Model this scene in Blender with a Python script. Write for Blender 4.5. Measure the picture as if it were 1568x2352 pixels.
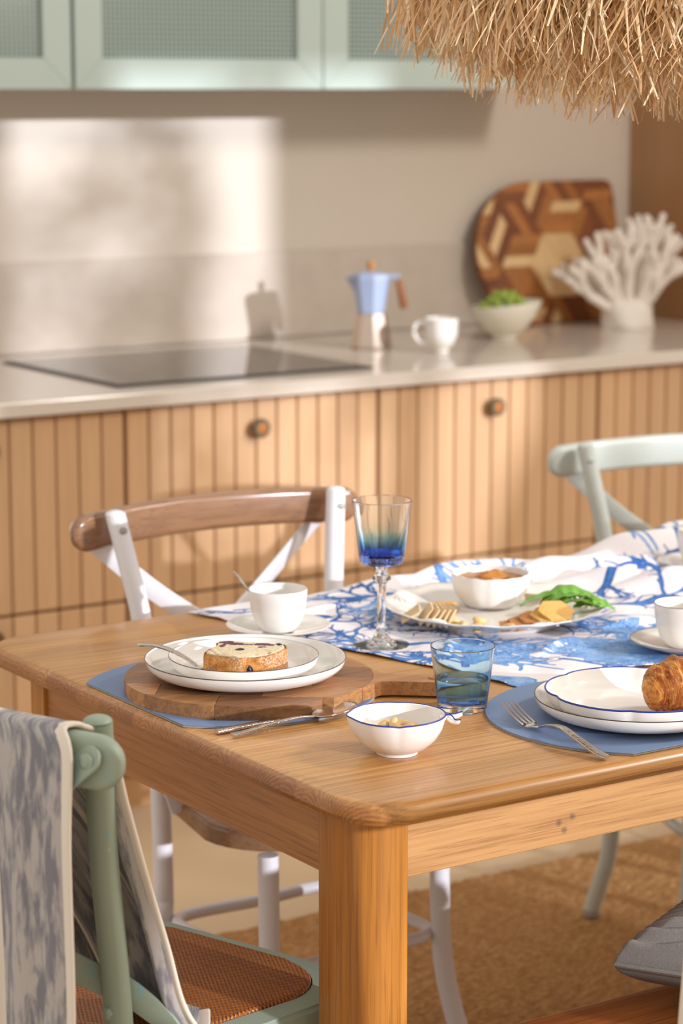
import bpy, bmesh, math, random
import numpy as np
from mathutils import Vector, Matrix, noise
random.seed(7); np.random.seed(7)
for o in list(bpy.data.objects): bpy.data.objects.remove(o, do_unlink=True)
S = bpy.context.scene; COL = S.collection
R = math.radians; PI = math.pi

# ------------------------------------------------------------------ camera
cd = bpy.data.cameras.new('camera'); cam = bpy.data.objects.new('camera', cd); COL.objects.link(cam)
cd.sensor_fit = 'HORIZONTAL'; cd.sensor_width = 24.0; cd.lens = 85.0
cam.location = (0, 0, 1.53); cam.rotation_euler = (R(90-10.02), 0, R(-33.5))
cd.dof.use_dof = True; cd.dof.focus_distance = 2.88; cd.dof.aperture_fstop = 4.8
cd.clip_start = 0.05
S.camera = cam
S.view_settings.view_transform = 'Standard'; S.view_settings.look = 'None'
S.view_settings.exposure = 0.0; S.view_settings.gamma = 1.0; S.view_settings.use_curve_mapping = False

# ------------------------------------------------------------------ world, sun, added key light
SUN_AZ, SUN_EL = 163.0, 11.0
W = bpy.data.worlds.new('world'); S.world = W; W.use_nodes = True
wn = W.node_tree.nodes; wl = W.node_tree.links
bg = wn['Background']; bg.inputs[0].default_value = (1.0, 0.945, 0.885, 1); bg.inputs[1].default_value = 0.88
sd = bpy.data.lights.new('sun', 'SUN'); sun = bpy.data.objects.new('sun', sd); COL.objects.link(sun)
sd.energy = 3.6; sd.angle = R(0.8); sd.color = (0.86, 0.90, 1.0)
a = R(SUN_AZ); src = Vector((math.sin(a)*math.cos(R(SUN_EL)), math.cos(a)*math.cos(R(SUN_EL)), math.sin(R(SUN_EL))))
sun.rotation_euler = (-src).to_track_quat('-Z', 'Y').to_euler(); sun.location = (4, -6, 4)
def area(name, loc, tgt, sx, sy, power, col):
    l = bpy.data.lights.new(name, 'AREA'); l.shape = 'RECTANGLE'; l.size = sx; l.size_y = sy; l.energy = power; l.color = col
    o = bpy.data.objects.new(name, l); COL.objects.link(o); o.location = loc
    o.rotation_euler = (Vector(tgt)-Vector(loc)).to_track_quat('-Z', 'Y').to_euler(); return o
area('key_light', (4.3, 0.9, 3.1), (2.0, 2.7, 0.8), 0.6, 0.6, 85, (1.0, 0.95, 0.88))  # added soft area lamp high on the right

# ------------------------------------------------------------------ helpers
OFF = {}
def props(o, label=None, cat=None, group=None, kind=None):
    if label: o['label'] = label
    if cat: o['category'] = cat
    if group: o['group'] = group
    if kind: o['kind'] = kind
    return o
def thing(name, loc, label, cat, group=None, rotz=0):
    o = bpy.data.objects.new(name, None); COL.objects.link(o); o.location = loc; o.rotation_euler = (0, 0, rotz)
    o.empty_display_size = 0.05; OFF[o.name] = Vector(loc)
    return props(o, label, cat, group)
def finish(bm, name, mat, parent=None, loc=None, smooth=40, **kw):
    off = OFF[parent.name] if parent is not None else Vector(loc or (0, 0, 0))
    if off.length: bmesh.ops.translate(bm, verts=bm.verts, vec=-off)
    bmesh.ops.recalc_face_normals(bm, faces=bm.faces)
    me = bpy.data.meshes.new(name); bm.to_mesh(me); bm.free()
    return link(me, name, mat, parent, off, smooth, **kw)
def link(me, name, mat, parent, off, smooth=40, **kw):
    for m in (mat if isinstance(mat, (list, tuple)) else [mat]): me.materials.append(m)
    if smooth:
        me.shade_smooth(); me.set_sharp_from_angle(angle=R(smooth))
    o = bpy.data.objects.new(name, me); COL.objects.link(o)
    if parent is not None: o.parent = parent
    else: o.location = off
    OFF[o.name] = Vector(off)
    return props(o, **kw)
def copy_tree(o, parent=None):
    c = o.copy(); COL.objects.link(c)
    if parent is not None: c.parent = parent
    for ch in list(o.children): copy_tree(ch, c)
    return c
class B:
    def __init__(s): s.bm = bmesh.new()
    def poly(s, vs, fs, M=None):
        v = [s.bm.verts.new(M @ Vector(p) if M else p) for p in vs]
        out = []
        for f in fs:
            try: out.append(s.bm.faces.new([v[i] for i in f]))
            except ValueError: pass
        return v, out
    def box(s, x0, x1, y0, y1, z0, z1, bev=0, seg=1, M=None):
        vs = [(x, y, z) for z in (z0, z1) for y in (y0, y1) for x in (x0, x1)]
        v, f = s.poly(vs, [(0, 2, 3, 1), (4, 5, 7, 6), (0, 1, 5, 4), (2, 6, 7, 3), (0, 4, 6, 2), (1, 3, 7, 5)], M)
        if bev:
            e = list({e for ff in f for e in ff.edges})
            bmesh.ops.bevel(s.bm, geom=e, offset=bev, segments=seg, profile=0.5, affect='EDGES')
        return s
    def lathe(s, prof, c=(0, 0, 0), seg=48, rf=None, M=None):
        rings = []
        for i, (r, z) in enumerate(prof):
            if r < 1e-6: rings.append([s.bm.verts.new((M @ Vector((0, 0, z)) if M else Vector((0, 0, z)))+Vector(c))])
            else:
                ring = []
                for k in range(seg):
                    t = 2*PI*k/seg; rr, zz = (r, z) if rf is None else rf(r, z, t, i)
                    p = Vector((rr*math.cos(t), rr*math.sin(t), zz)); p = (M @ p if M else p)+Vector(c)
                    ring.append(s.bm.verts.new(p))
                rings.append(ring)
        for a_, b_ in zip(rings[:-1], rings[1:]):
            for k in range(seg):
                k2 = (k+1) % seg
                q = [a_[k % len(a_)], a_[k2 % len(a_)], b_[k2 % len(b_)], b_[k % len(b_)]]
                q2 = []
                for x in q:
                    if x not in q2: q2.append(x)
                if len(q2) > 2:
                    try: s.bm.faces.new(q2)
                    except ValueError: pass
        return s
    def sweep(s, pts, sect, up=(0, 0, 1), closed=False, caps=True, scale=None, M=None):
        """sect: 2D outline [(a,b)], a along side, b along up-ish normal"""
        pts = [Vector(p) for p in pts]; n = len(pts); rings = []
        for i, p in enumerate(pts):
            if closed: t = pts[(i+1) % n]-pts[i-1]
            else: t = pts[min(i+1, n-1)]-pts[max(i-1, 0)]
            t.normalize(); side = t.cross(Vector(up))
            if side.length < 1e-3: side = t.cross(Vector((0, 1, 0)))
            side.normalize(); nn = side.cross(t)
            k = scale[i] if scale else 1.0
            ka, kb = k if isinstance(k, tuple) else (k, k)
            ring = []
            for (u, v) in sect:
                q = p+side*(u*ka)+nn*(v*kb)
                ring.append(s.bm.verts.new(M @ q if M else q))
            rings.append(ring)
        m = len(sect)
        for i in range(n if closed else n-1):
            a_, b_ = rings[i], rings[(i+1) % n]
            for k in range(m): s.bm.faces.new((a_[k], a_[(k+1) % m], b_[(k+1) % m], b_[k]))
        if caps and not closed:
            s.bm.faces.new(rings[0][::-1]); s.bm.faces.new(rings[-1])
        return s
    def tube(s, pts, r, seg=10, closed=False, M=None, up=(0, 0, 1)):
        sc = r if isinstance(r, (list, tuple)) else [r]*len(pts)
        return s.sweep(pts, circ(1, seg), up=up, closed=closed, scale=list(sc), M=M)
    def prism(s, out, z0, z1, bev=0, seg=2, M=None):
        n = len(out)
        vs = [(x, y, z0) for x, y in out]+[(x, y, z1) for x, y in out]
        v, f = s.poly(vs, [tuple(range(n))[::-1], tuple(range(n, 2*n))]+[(i, (i+1) % n, n+(i+1) % n, n+i) for i in range(n)], M)
        if bev:
            e = list(set(f[0].edges) | set(f[1].edges))
            bmesh.ops.bevel(s.bm, geom=e, offset=bev, segments=seg, profile=0.5, affect='EDGES')
        return s
    def sphere(s, c, r, u=16, v=10, sc=(1, 1, 1), M=None):
        mat = Matrix.Translation(c) @ (M if M else Matrix.Identity(4)) @ Matrix.Diagonal((r*sc[0], r*sc[1], r*sc[2], 1))
        bmesh.ops.create_uvsphere(s.bm, u_segments=u, v_segments=v, radius=1, matrix=mat); return s
    def out(s, name, mat, parent=None, **kw): return finish(s.bm, name, mat, parent, **kw)
def circ(r, n=10, ph=0): return [(r*math.cos(2*PI*k/n+ph), r*math.sin(2*PI*k/n+ph)) for k in range(n)]
def rrect(w, h, r, n=3):
    o = []
    for cx, cy, a0 in ((w/2-r, h/2-r, 0), (-w/2+r, h/2-r, 90), (-w/2+r, -h/2+r, 180), (w/2-r, -h/2+r, 270)):
        for k in range(n+1):
            t = R(a0+90*k/n); o.append((cx+r*math.cos(t), cy+r*math.sin(t)))
    return o
def cr(pts, n=8, closed=False):
    P = [Vector(p) for p in pts]; m = len(P); out = []
    for i in range(m if closed else m-1):
        if closed: p0, p1, p2, p3 = P[i-1], P[i], P[(i+1) % m], P[(i+2) % m]
        else: p0, p1, p2, p3 = P[max(i-1, 0)], P[i], P[i+1], P[min(i+2, m-1)]
        for k in range(n):
            t = k/n
            out.append(0.5*((2*p1)+(p2-p0)*t+(2*p0-5*p1+4*p2-p3)*t*t+(3*p1-p0-3*p2+p3)*t**3))
    if not closed: out.append(P[-1])
    return out
def lerp(a_, b_, t): return a_+(b_-a_)*t
def jitter(bm, amp, sc, seed=0):
    for v in bm.verts:
        v.co += noise.noise_vector(v.co*sc+Vector((seed, seed*1.7, 3.1)))*amp

# ------------------------------------------------------------------ materials
def lin(c):
    if isinstance(c, str): c = [int(c[i:i+2], 16)/255 for i in (0, 2, 4)]
    return tuple(x/12.92 if x <= 0.04045 else ((x+0.055)/1.055)**2.4 for x in c)+(1,)
class Mt:
    def __init__(s, name):
        s.m = bpy.data.materials.new(name); s.m.use_nodes = True; s.N = s.m.node_tree.nodes; s.L = s.m.node_tree.links
        s.P = s.N['Principled BSDF']
    def n(s, t, **kw):
        x = s.N.new(t)
        for k, v in kw.items():
            if k.startswith('i_'): 
                key = k[2:]; key = int(key) if key.isdigit() else key.replace('_', ' ')
                x.inputs[key].default_value = v
            else: setattr(x, k, v)
        return x
    def l(s, a_, b_): s.L.new(a_, b_)
    def ramp(s, fac, stops, interp='LINEAR'):
        r = s.n('ShaderNodeValToRGB'); r.color_ramp.interpolation = interp
        e = r.color_ramp.elements
        while len(e) < len(stops): e.new(0.5)
        for i, (p, c) in enumerate(stops): e[i].position = p; e[i].color = lin(c) if isinstance(c, str) else ((c, c, c, 1) if isinstance(c, (int, float)) else c)
        s.l(fac, r.inputs[0]); return r.outputs[0]
    def co(s, scale=(1, 1, 1), rot=(0, 0, 0), kind='Object', rnd=0.0):
        tc = s.n('ShaderNodeTexCoord'); v = tc.outputs[kind]
        if rnd:
            oi = s.n('ShaderNodeObjectInfo'); mm = s.n('ShaderNodeMath', operation='MULTIPLY'); s.l(oi.outputs['Random'], mm.inputs[0]); mm.inputs[1].default_value = rnd
            ad = s.n('ShaderNodeVectorMath', operation='ADD'); s.l(v, ad.inputs[0]); s.l(mm.outputs[0], ad.inputs[1]); v = ad.outputs[0]
        mp = s.n('ShaderNodeMapping'); mp.inputs['Scale'].default_value = scale; mp.inputs['Rotation'].default_value = rot
        s.l(v, mp.inputs[0]); return mp.outputs[0]
    def noise(s, vec, sc, det=4, rough=0.55, dist=0.0):
        x = s.n('ShaderNodeTexNoise'); x.inputs['Scale'].default_value = sc; x.inputs['Detail'].default_value = det
        x.inputs['Roughness'].default_value = rough; x.inputs['Distortion'].default_value = dist
        s.l(vec, x.inputs['Vector']); return x.outputs[0]
    def mix(s, f, a_, b_, blend='MIX'):
        x = s.n('ShaderNodeMix', data_type='RGBA', blend_type=blend)
        for inp, val in ((x.inputs[0], f), (x.inputs[6], a_), (x.inputs[7], b_)):
            if hasattr(val, 'links') or isinstance(val, bpy.types.NodeSocket): s.l(val, inp)
            elif isinstance(val, str): inp.default_value = lin(val)
            else: inp.default_value = val
        return x.outputs[2]
    def math(s, op, a_, b_=None):
        x = s.n('ShaderNodeMath', operation=op)
        for i, v in enumerate((a_, b_)):
            if v is None: continue
            if isinstance(v, bpy.types.NodeSocket): s.l(v, x.inputs[i])
            else: x.inputs[i].default_value = v
        return x.outputs[0]
    def col(s, c):
        if isinstance(c, bpy.types.NodeSocket): s.l(c, s.P.inputs['Base Color'])
        else: s.P.inputs['Base Color'].default_value = lin(c)
        return s
    def rough(s, v):
        if isinstance(v, bpy.types.NodeSocket): s.l(v, s.P.inputs['Roughness'])
        else: s.P.inputs['Roughness'].default_value = v
        return s
    def bump(s, h, strength=0.3, dist=0.001):
        b = s.n('ShaderNodeBump'); b.inputs['Strength'].default_value = strength; b.inputs['Distance'].default_value = dist
        s.l(h, b.inputs['Height']); s.l(b.outputs[0], s.P.inputs['Normal']); return s
    def set(s, **kw):
        for k, v in kw.items(): s.P.inputs[k.replace('_', ' ')].default_value = v
        return s

def plain(name, c, rough=0.5, spec=0.5, metal=0.0, var=0.04, sc=8, bump=0.0, bsc=200, **kw):
    m = Mt(name); c_ = lin(c)
    n = m.noise(m.co(), sc, 3)
    lo = tuple(x*(1-var*2) for x in c_[:3])+(1,); hi = tuple(min(1, x*(1+var)) for x in c_[:3])+(1,)
    m.col(m.mix(n, lo, hi)).rough(rough).set(Metallic=metal, Specular_IOR_Level=spec, **kw)
    if bump: m.bump(m.noise(m.co(), bsc, 3), bump, 0.001)
    return m.m
def wood(name, light, mid, dark, axis='x', ring=9.0, rough=0.4, fine=1.0, rndcol=0.25, coat=0.0, bump=0.15, stretch=14.0, rnd=7.3, tone=1.0, gen=None, knots=None):
    m = Mt(name); k = 'xyz'.index(axis)
    sc = [1.0, 1.0, 1.0]; sc[k] = 1/stretch
    v = m.co(tuple(sc), rnd=rnd); sc[k] = 1/45.0; vf_ = m.co(tuple(sc), rnd=rnd)
    n1 = m.noise(v, 5.0, 3, 0.5, 0.4)
    oi = m.n('ShaderNodeObjectInfo'); rnd_ = oi.outputs['Random']
    o = [i for i in range(3) if i != k]
    if gen:      # growth rings round a pith that lies off each board
        g = m.n('ShaderNodeTexCoord'); sp = m.n('ShaderNodeSeparateXYZ'); m.l(g.outputs['Generated'], sp.inputs[0])
        r2 = m.math('FRACT', m.math('MULTIPLY', rnd_, 17.31)); r3 = m.math('FRACT', m.math('MULTIPLY', rnd_, 5.77))
        yy = m.math('ADD', m.math('MULTIPLY', m.math('SUBTRACT', sp.outputs[o[0]], 0.5), gen[0]), m.math('MULTIPLY', m.math('SUBTRACT', r2, 0.5), gen[0]*1.1))
        zz = m.math('ADD', m.math('MULTIPLY', sp.outputs[o[1]], gen[1]), m.math('ADD', m.math('MULTIPLY', r3, 0.06), 0.008))
        rad = m.math('SQRT', m.math('ADD', m.math('MULTIPLY', yy, yy), m.math('MULTIPLY', zz, zz)))
        n1b = m.noise(v, 11.0, 4, 0.55, 0.3)
        a_ = m.math('ADD', rad, m.math('MULTIPLY', n1b, 0.009))
    else:
        sep = m.n('ShaderNodeSeparateXYZ'); m.l(v, sep.inputs[0])
        a_ = m.math('ADD', m.math('MULTIPLY', sep.outputs[o[0]], 1.0), m.math('MULTIPLY', sep.outputs[o[1]], 0.62))
        a_ = m.math('ADD', a_, m.math('MULTIPLY', n1, 0.30))
    rg = m.math('SINE', m.math('MULTIPLY', a_, ring*2*PI))
    rg = m.math('MULTIPLY_ADD', rg, 0.5); rg.node.inputs[2].default_value = 0.5
    rg = m.math('POWER', rg, 1.6)
    f1 = m.noise(vf_, 150*fine, 3, 0.6); f2 = m.noise(vf_, 480*fine, 2, 0.5)
    base = m.ramp(m.noise(v, 7.0, 5, 0.6, 0.6), [(0.28, mid), (0.72, light)])
    c = m.mix(m.math('MULTIPLY', rg, (0.30 if gen else 0.16)*tone), base, dark)
    c = m.mix(m.math('MULTIPLY', m.ramp(f1, [(0.44, 0.0), (0.72, 1.0)]), 0.42*tone), c, dark)
    c = m.mix(m.math('MULTIPLY', m.ramp(f2, [(0.55, 0.0), (0.66, 1.0)]), 0.40*tone), c, dark)
    if gen:     # end grain soaks up the oil and is darker
        ge = m.n('ShaderNodeNewGeometry'); sn = m.n('ShaderNodeSeparateXYZ'); m.l(ge.outputs['True Normal'], sn.inputs[0])
        eg = m.math('MULTIPLY', m.ramp(m.math('ABSOLUTE', sn.outputs[k]), [(0.25, 0.0), (0.7, 1.0)]), 1.0)
        rc = m.ramp(m.math('FRACT', m.math('MULTIPLY', rnd_, 9.7)), [(0.0, 'BCA084'), (1.0, 'E4CDB0')])
        c = m.mix(eg, c, m.mix(1.0, m.mix(m.math('MULTIPLY', rg, 0.28), c, dark), rc, 'MULTIPLY'))
    for kp in (knots or []):
        tk = m.n('ShaderNodeTexCoord'); dv = m.n('ShaderNodeVectorMath', operation='DISTANCE'); m.l(tk.outputs['Object'], dv.inputs[0]); dv.inputs[1].default_value = kp
        kd = m.math('ADD', dv.outputs['Value'], m.math('MULTIPLY', m.noise(m.co(), 300, 2), 0.004))
        c = m.mix(m.ramp(kd, [(0.0028, 0.8), (0.0060, 0.0)]), c, '4A3A38')
    hs = m.n('ShaderNodeHueSaturation')
    val = m.math('MULTIPLY_ADD', rnd_, rndcol); val.node.inputs[2].default_value = 1-rndcol/2
    m.l(c, hs.inputs['Color']); m.l(val, hs.inputs['Value'])
    m.col(hs.outputs[0]).rough(rough).set(Coat_Weight=coat, Coat_Roughness=0.12)
    if bump: m.bump(m.math('ADD', f1, f2), bump, 0.0006)
    return m.m
MAT = {}
MAT['oak_top'] = wood('oak_tabletop', 'DCA664', 'C68C4A', '845124', 'x', rough=0.34, rndcol=0.12, coat=0.2, ring=185, gen=(0.11, 0.027), stretch=16)
MAT['oak_x'] = wood('oak_along_x', 'E2AE76', 'D09A60', '8E5A2C', 'x', rough=0.42, rndcol=0.06, coat=0.05, ring=10)
MAT['oak_apron'] = wood('oak_front_apron', 'D8A468', 'C68F54', '86552A', 'x', rough=0.42, rndcol=0.06, coat=0.05, ring=10, knots=[(-.5693, -.41, .6597), (-.5612, -.41, .6492), (-.549, -.41, .664)])
MAT['oak_y'] = wood('oak_along_y', 'CC9058', 'B27440', '74431C', 'y', rough=0.42, rndcol=0.1, ring=16)
MAT['oak_z'] = wood('oak_along_z', 'CF8F3C', 'B06C26', '6B3B0D', 'z', rough=0.36, rndcol=0.08, coat=0.1, ring=14)
MAT['cab'] = wood('light_oak_front', 'D2AA80', 'C59A70', 'A67C50', 'z', rough=0.5, rndcol=0.10, tone=0.45, bump=0.05)
MAT['cab_dark'] = wood('light_oak_carcass', 'BC8E60', 'AE8052', '8C6238', 'z', rough=0.6, rndcol=0.0, tone=0.5, bump=0)
MAT['tall'] = wood('tall_oak_panel', 'BC9068', 'AE8258', '966C46', 'z', rough=0.35, rndcol=0.0, tone=0.5, bump=0)
MAT['walnut'] = wood('brown_stained_wood', 'A8805F', '8F6647', '5E3B25', 'x', rough=0.25, rndcol=0.0, coat=0.3)
MAT['acacia'] = wood('acacia_wood', 'C08B58', '936039', '4A2814', 'x', ring=16, rough=0.42, rndcol=0.75, stretch=12, tone=1.0, rnd=31.7)
MAT['acacia_y'] = wood('acacia_wood_across', 'B9794A', '8E5230', '5B3016', 'y', ring=12, rough=0.42, rndcol=0.5, stretch=9)
MAT['bench'] = wood('polished_bench_wood', 'B97440', '96552A', '54280F', 'x', ring=8, rough=0.18, rndcol=0.0, coat=0.5)
MAT['blk_a'] = wood('block_light', 'E6C592', 'D8B07C', 'B98E5A', 'z', rough=0.5, rndcol=0.1, tone=0.5)
MAT['blk_b'] = wood('block_mid', 'B9793E', 'A5662F', '74431C', 'z', rough=0.5, rndcol=0.3, tone=0.6)
MAT['blk_c'] = wood('block_dark', '8A4F28', '76401E', '4B240F', 'z', rough=0.5, rndcol=0.3, tone=0.6)
MAT['wall'] = plain('wall_paint', 'D4C7B8', 0.45, var=0.015)
MAT['splash'] = plain('backsplash_stone', 'CABBAC', 0.4, var=0.08, sc=14)
MAT['counter'] = plain('quartz_worktop', 'D3C6B8', 0.12, var=0.05, sc=260)
MAT['hob'] = plain('black_glass', '1A1815', 0.04, spec=0.7, var=0.02)
MAT['hobedge'] = plain('hob_edge', '3B3830', 0.3, var=0.02)
MAT['greenlac'] = plain('sage_lacquer', 'B4C1B8', 0.25, var=0.02)
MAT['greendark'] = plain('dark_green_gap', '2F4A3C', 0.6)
MAT['floor'] = plain('beige_tile', 'CDB594', 0.42, var=0.05, sc=5)
MAT['grout'] = plain('tile_grout', 'B29A7A', 0.8)
MAT['china'] = plain('white_china', 'F0EBE4', 0.10, var=0.005, spec=0.55)
MAT['china_matt'] = plain('white_rough_ceramic', 'F1ECE6', 0.35, var=0.02, bump=0.5, bsc=420)
MAT['cream_bowl'] = plain('cream_ceramic', 'E9E2D0', 0.35, var=0.02)
MAT['coral'] = plain('white_coral', 'EDE3D8', 0.6, var=0.03, bump=0.3, bsc=150)
MAT['rimline'] = plain('dark_rim_line', '55433C', 0.3)
MAT['bluerim'] = plain('cobalt_rim', '2A3A92', 0.25)
MAT['steel'] = plain('polished_steel', 'C9C2BA', 0.12, metal=1.0, var=0.03)
MAT['hammered'] = plain('hammered_steel', 'C9BFB4', 0.16, metal=1.0, var=0.05, bump=0.9, bsc=260)
MAT['white_frame'] = plain('white_metal_frame', 'ECE9EC', 0.35, var=0.01)
MAT['knob'] = plain('bronze_knob', '6E6650', 0.35, metal=0.6)
MAT['copper'] = plain('copper_inlay', 'B8743E', 0.35, metal=0.7)
MAT['mat'] = plain('blue_leather', '7288AC', 0.5, var=0.03, bump=0.35, bsc=900, sc=4)
MAT['mat_edge'] = plain('grey_mat_edge', '9C9B94', 0.6)
MAT['moka_blue'] = plain('blue_enamel', 'A9B7D6', 0.3)
MAT['moka_base'] = plain('rosy_metal', 'C7B3A2', 0.22, metal=0.7)
MAT['knobwood'] = plain('light_wood_knob', 'BE8347', 0.4, var=0.1, sc=40)
MAT['handwood'] = plain('brown_wood_handle', 'A0653A', 0.4, var=0.1, sc=40)
MAT['grape'] = plain('green_grape', '9AAE45', 0.2, var=0.15, sc=30)
MAT['cracker'] = plain('pale_cracker', 'E3C79B', 0.8, var=0.12, sc=120, bump=0.6, bsc=350)
MAT['cracker_y'] = plain('yellow_corn_cracker', 'E5B566', 0.75, var=0.14, sc=90, bump=0.6, bsc=300)
MAT['cracker_b'] = plain('brown_toast_cracker', 'C28448', 0.75, var=0.14, sc=90, bump=0.6, bsc=300)
MAT['nut'] = plain('cashew', 'DDBA80', 0.5, var=0.08, sc=60, bump=0.2, bsc=150)
MAT['leaf'] = plain('lettuce_green', '74AE3C', 0.4, var=0.25, sc=60, Subsurface_Weight=0.1)
MAT['dip'] = plain('orange_dip', 'BE7A30', 0.4, var=0.3, sc=70, bump=0.7, bsc=120)
MAT['stem'] = plain('leaf_stem', '9BC65A', 0.4)
MAT['cane_frame_white'] = MAT['walnut']
MAT['foliage'] = plain('outdoor_foliage', '4E6B35', 0.6, var=0.3)
MAT['bark'] = plain('bark', '5A4632', 0.9)
MAT['wallout'] = plain('room_wall_paint', 'D9CBB8', 0.7, var=0.01)
MAT['foot'] = plain('grey_plastic_foot', 'A9A49C', 0.5)
MAT['bulb_socket'] = plain('lamp_fitting', 'D8CDBB', 0.5)

def green_paint():
    m = Mt('worn_sage_paint')
    n = m.noise(m.co((1, 1, 0.35)), 9, 5, 0.6); w = m.noise(m.co((2, 2, 0.5)), 16, 4, 0.6)
    c = m.mix(n, '8A9A87', 'A2AD9B')
    c = m.mix(m.ramp(w, [(0.62, 0.0), (0.68, 0.75)]), c, '74A6B4')
    c = m.mix(m.ramp(m.noise(m.co(), 160, 3), [(0.68, 0.0), (0.74, 0.4)]), c, 'C0BFA6')
    m.col(c).rough(0.5); m.bump(m.noise(m.co(), 120, 3), 0.15, 0.001); return m.m
MAT['green'] = green_paint()
def sunlit_green():
    m = Mt('sunlit_sage_paint')
    m.col(m.mix(m.noise(m.co(), 9, 5, 0.6), 'BCC5BC', 'D2D8D2')).rough(0.35); return m.m  # sage paint lightened to imitate sun falling on the far chair
MAT['green_sunlit'] = sunlit_green()
def cane():
    m = Mt('woven_cane')
    v = m.co((1, 1, 1), rot=(0, 0, R(8)))
    sep = m.n('ShaderNodeSeparateXYZ'); m.l(v, sep.inputs[0])
    f = 2*PI/0.0085
    sx = m.math('SINE', m.math('MULTIPLY', sep.outputs[0], f))
    cy = m.math('SINE', m.math('MULTIPLY', sep.outputs[1], f*1.5))
    h = m.math('MULTIPLY', sx, cy); h = m.math('MULTIPLY_ADD', h, 0.5); h.node.inputs[2].default_value = 0.5
    n = m.noise(m.co((1, 4, 1)), 70, 4)
    c = m.mix(m.ramp(h, [(0.12, 0.0), (0.5, 1.0)]), '3A1A08', m.mix(n, '8E4614', 'CE8030'))
    c = m.mix(m.ramp(m.noise(m.co(), 12, 3), [(0.3, 0.0), (0.7, 0.5)]), c, '7A3C14')
    m.col(c).rough(0.35); m.bump(h, 0.9, 0.0015); return m.m
MAT['cane'] = cane()
def weave(name, stripes=True):
    """towel: cream ground with blue ikat, woven; uv.x across in m, uv.y along in m"""
    m = Mt(name); tc = m.n('ShaderNodeTexCoord')
    sep = m.n('ShaderNodeSeparateXYZ'); m.l(tc.outputs['UV'], sep.inputs[0])
    u, v = sep.outputs[0], sep.outputs[1]
    mp = m.n('ShaderNodeMapping'); mp.inputs['Scale'].default_value = (95, 17, 1); m.l(tc.outputs['UV'], mp.inputs[0])
    ik = m.noise(mp.outputs[0], 1.0, 4, 0.6, 0.3)
    mp2 = m.n('ShaderNodeMapping'); mp2.inputs['Scale'].default_value = (27, 9, 1); m.l(tc.outputs['UV'], mp2.inputs[0])
    ik2 = m.noise(mp2.outputs[0], 1.0, 3, 0.6, 0.5)
    ikv = m.math('ADD', m.math('MULTIPLY', ik, 0.65), m.math('MULTIPLY', ik2, 0.35))
    c = m.mix(m.ramp(ikv, [(0.45, 1.0), (0.55, 0.0)]), 'A8A19E', '333C5C')
    # thread weave
    f = 2*PI/0.0021
    th = m.math('SINE', m.math('MULTIPLY', m.math('ADD', u, m.math('MULTIPLY', v, 0.55)), f)); th2 = m.math('SINE', m.math('MULTIPLY', v, f*1.0))
    h = m.math('MULTIPLY_ADD', m.math('MULTIPLY', th, th2), 0.5); h.node.inputs[2].default_value = 0.5
    c = m.mix(m.math('MULTIPLY', h, 0.55), c, 'DCD2C6')
    # plain cream bands: hem near u=0 and a band at intervals
    md = m.math('MODULO', m.math('ADD', u, 9.995), 0.105)
    band = m.math('LESS_THAN', md, 0.019)
    c = m.mix(band, c, 'E2D6C6')
    m.col(c).rough(0.9).set(Specular_IOR_Level=0.15, Sheen_Weight=0.2); m.bump(h, 0.35, 0.001); return m.m
MAT['towel'] = weave('ikat_towel')
MAT['hem'] = plain('cream_hem', 'E6DACA', 0.9, var=0.03, bump=0.3, bsc=600)
def glass(name, stops, z0, z1, rough=0.0, ior=1.45):
    m = Mt(name)
    if stops:
        tc = m.n('ShaderNodeTexCoord'); sep = m.n('ShaderNodeSeparateXYZ'); m.l(tc.outputs['Object'], sep.inputs[0])
        nz = m.noise(m.co(), 28, 2, 0.5, 0.6)
        z = m.math('ADD', sep.outputs[2], m.math('MULTIPLY', m.math('SUBTRACT', nz, 0.5), 0.018))
        t = m.math('DIVIDE', m.math('SUBTRACT', z, z0), z1-z0)
        m.col(m.ramp(t, stops))
    else: m.col('FBFDFD')
    m.rough(rough).set(Transmission_Weight=1.0, IOR=ior); return m.m
MAT['glass_clear'] = glass('clear_glass', None, 0, 1)
MAT['glass_goblet'] = glass('blue_ombre_glass', [(0.0, (.20, .24, .72, 1)), (0.16, (.16, .30, .80, 1)), (0.32, (.30, .62, .86, 1)), (0.42, (.70, .88, .95, 1)), (0.60, (.92, .96, .97, 1)), (1.0, (.95, .975, .985, 1))], 0.117, 0.205)
MAT['glass_tumbler'] = glass('blue_tumbler_glass', [(0.0, (.98, .99, 1, 1)), (0.10, (.96, .98, 1, 1)), (0.145, (.16, .30, .74, 1)), (0.25, (.36, .62, .80, 1)), (0.48, (.52, .76, .88, 1)), (0.54, (.72, .89, .97, 1)), (1.0, (.80, .93, .985, 1))], 0.0, 0.0815)
MAT['water'] = glass('water', None, 0, 1, ior=1.33)
def cloth_mat():
    m = Mt('coral_print_cotton'); at = m.n('ShaderNodeAttribute', attribute_name='print')
    sep = m.n('ShaderNodeSeparateColor'); m.l(at.outputs['Color'], sep.inputs[0])
    n = m.noise(m.co(), 45, 4, 0.6, 0.3)
    tone = m.math('ADD', m.math('MULTIPLY', sep.outputs[1], 0.65), m.math('MULTIPLY', n, 0.45))
    blue = m.ramp(tone, [(0.15, 'A0BFE4'), (0.38, '5C8BC8'), (0.58, '3864A4'), (0.85, '26447C')])
    c = m.mix(m.ramp(sep.outputs[0], [(0.35, 0.0), (0.6, 1.0)]), 'EAE3E4', blue)
    m.col(c).rough(0.85).set(Specular_IOR_Level=0.2); m.bump(m.noise(m.co(), 900, 2), 0.12, 0.0005); return m.m
MAT['cloth'] = cloth_mat()
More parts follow.
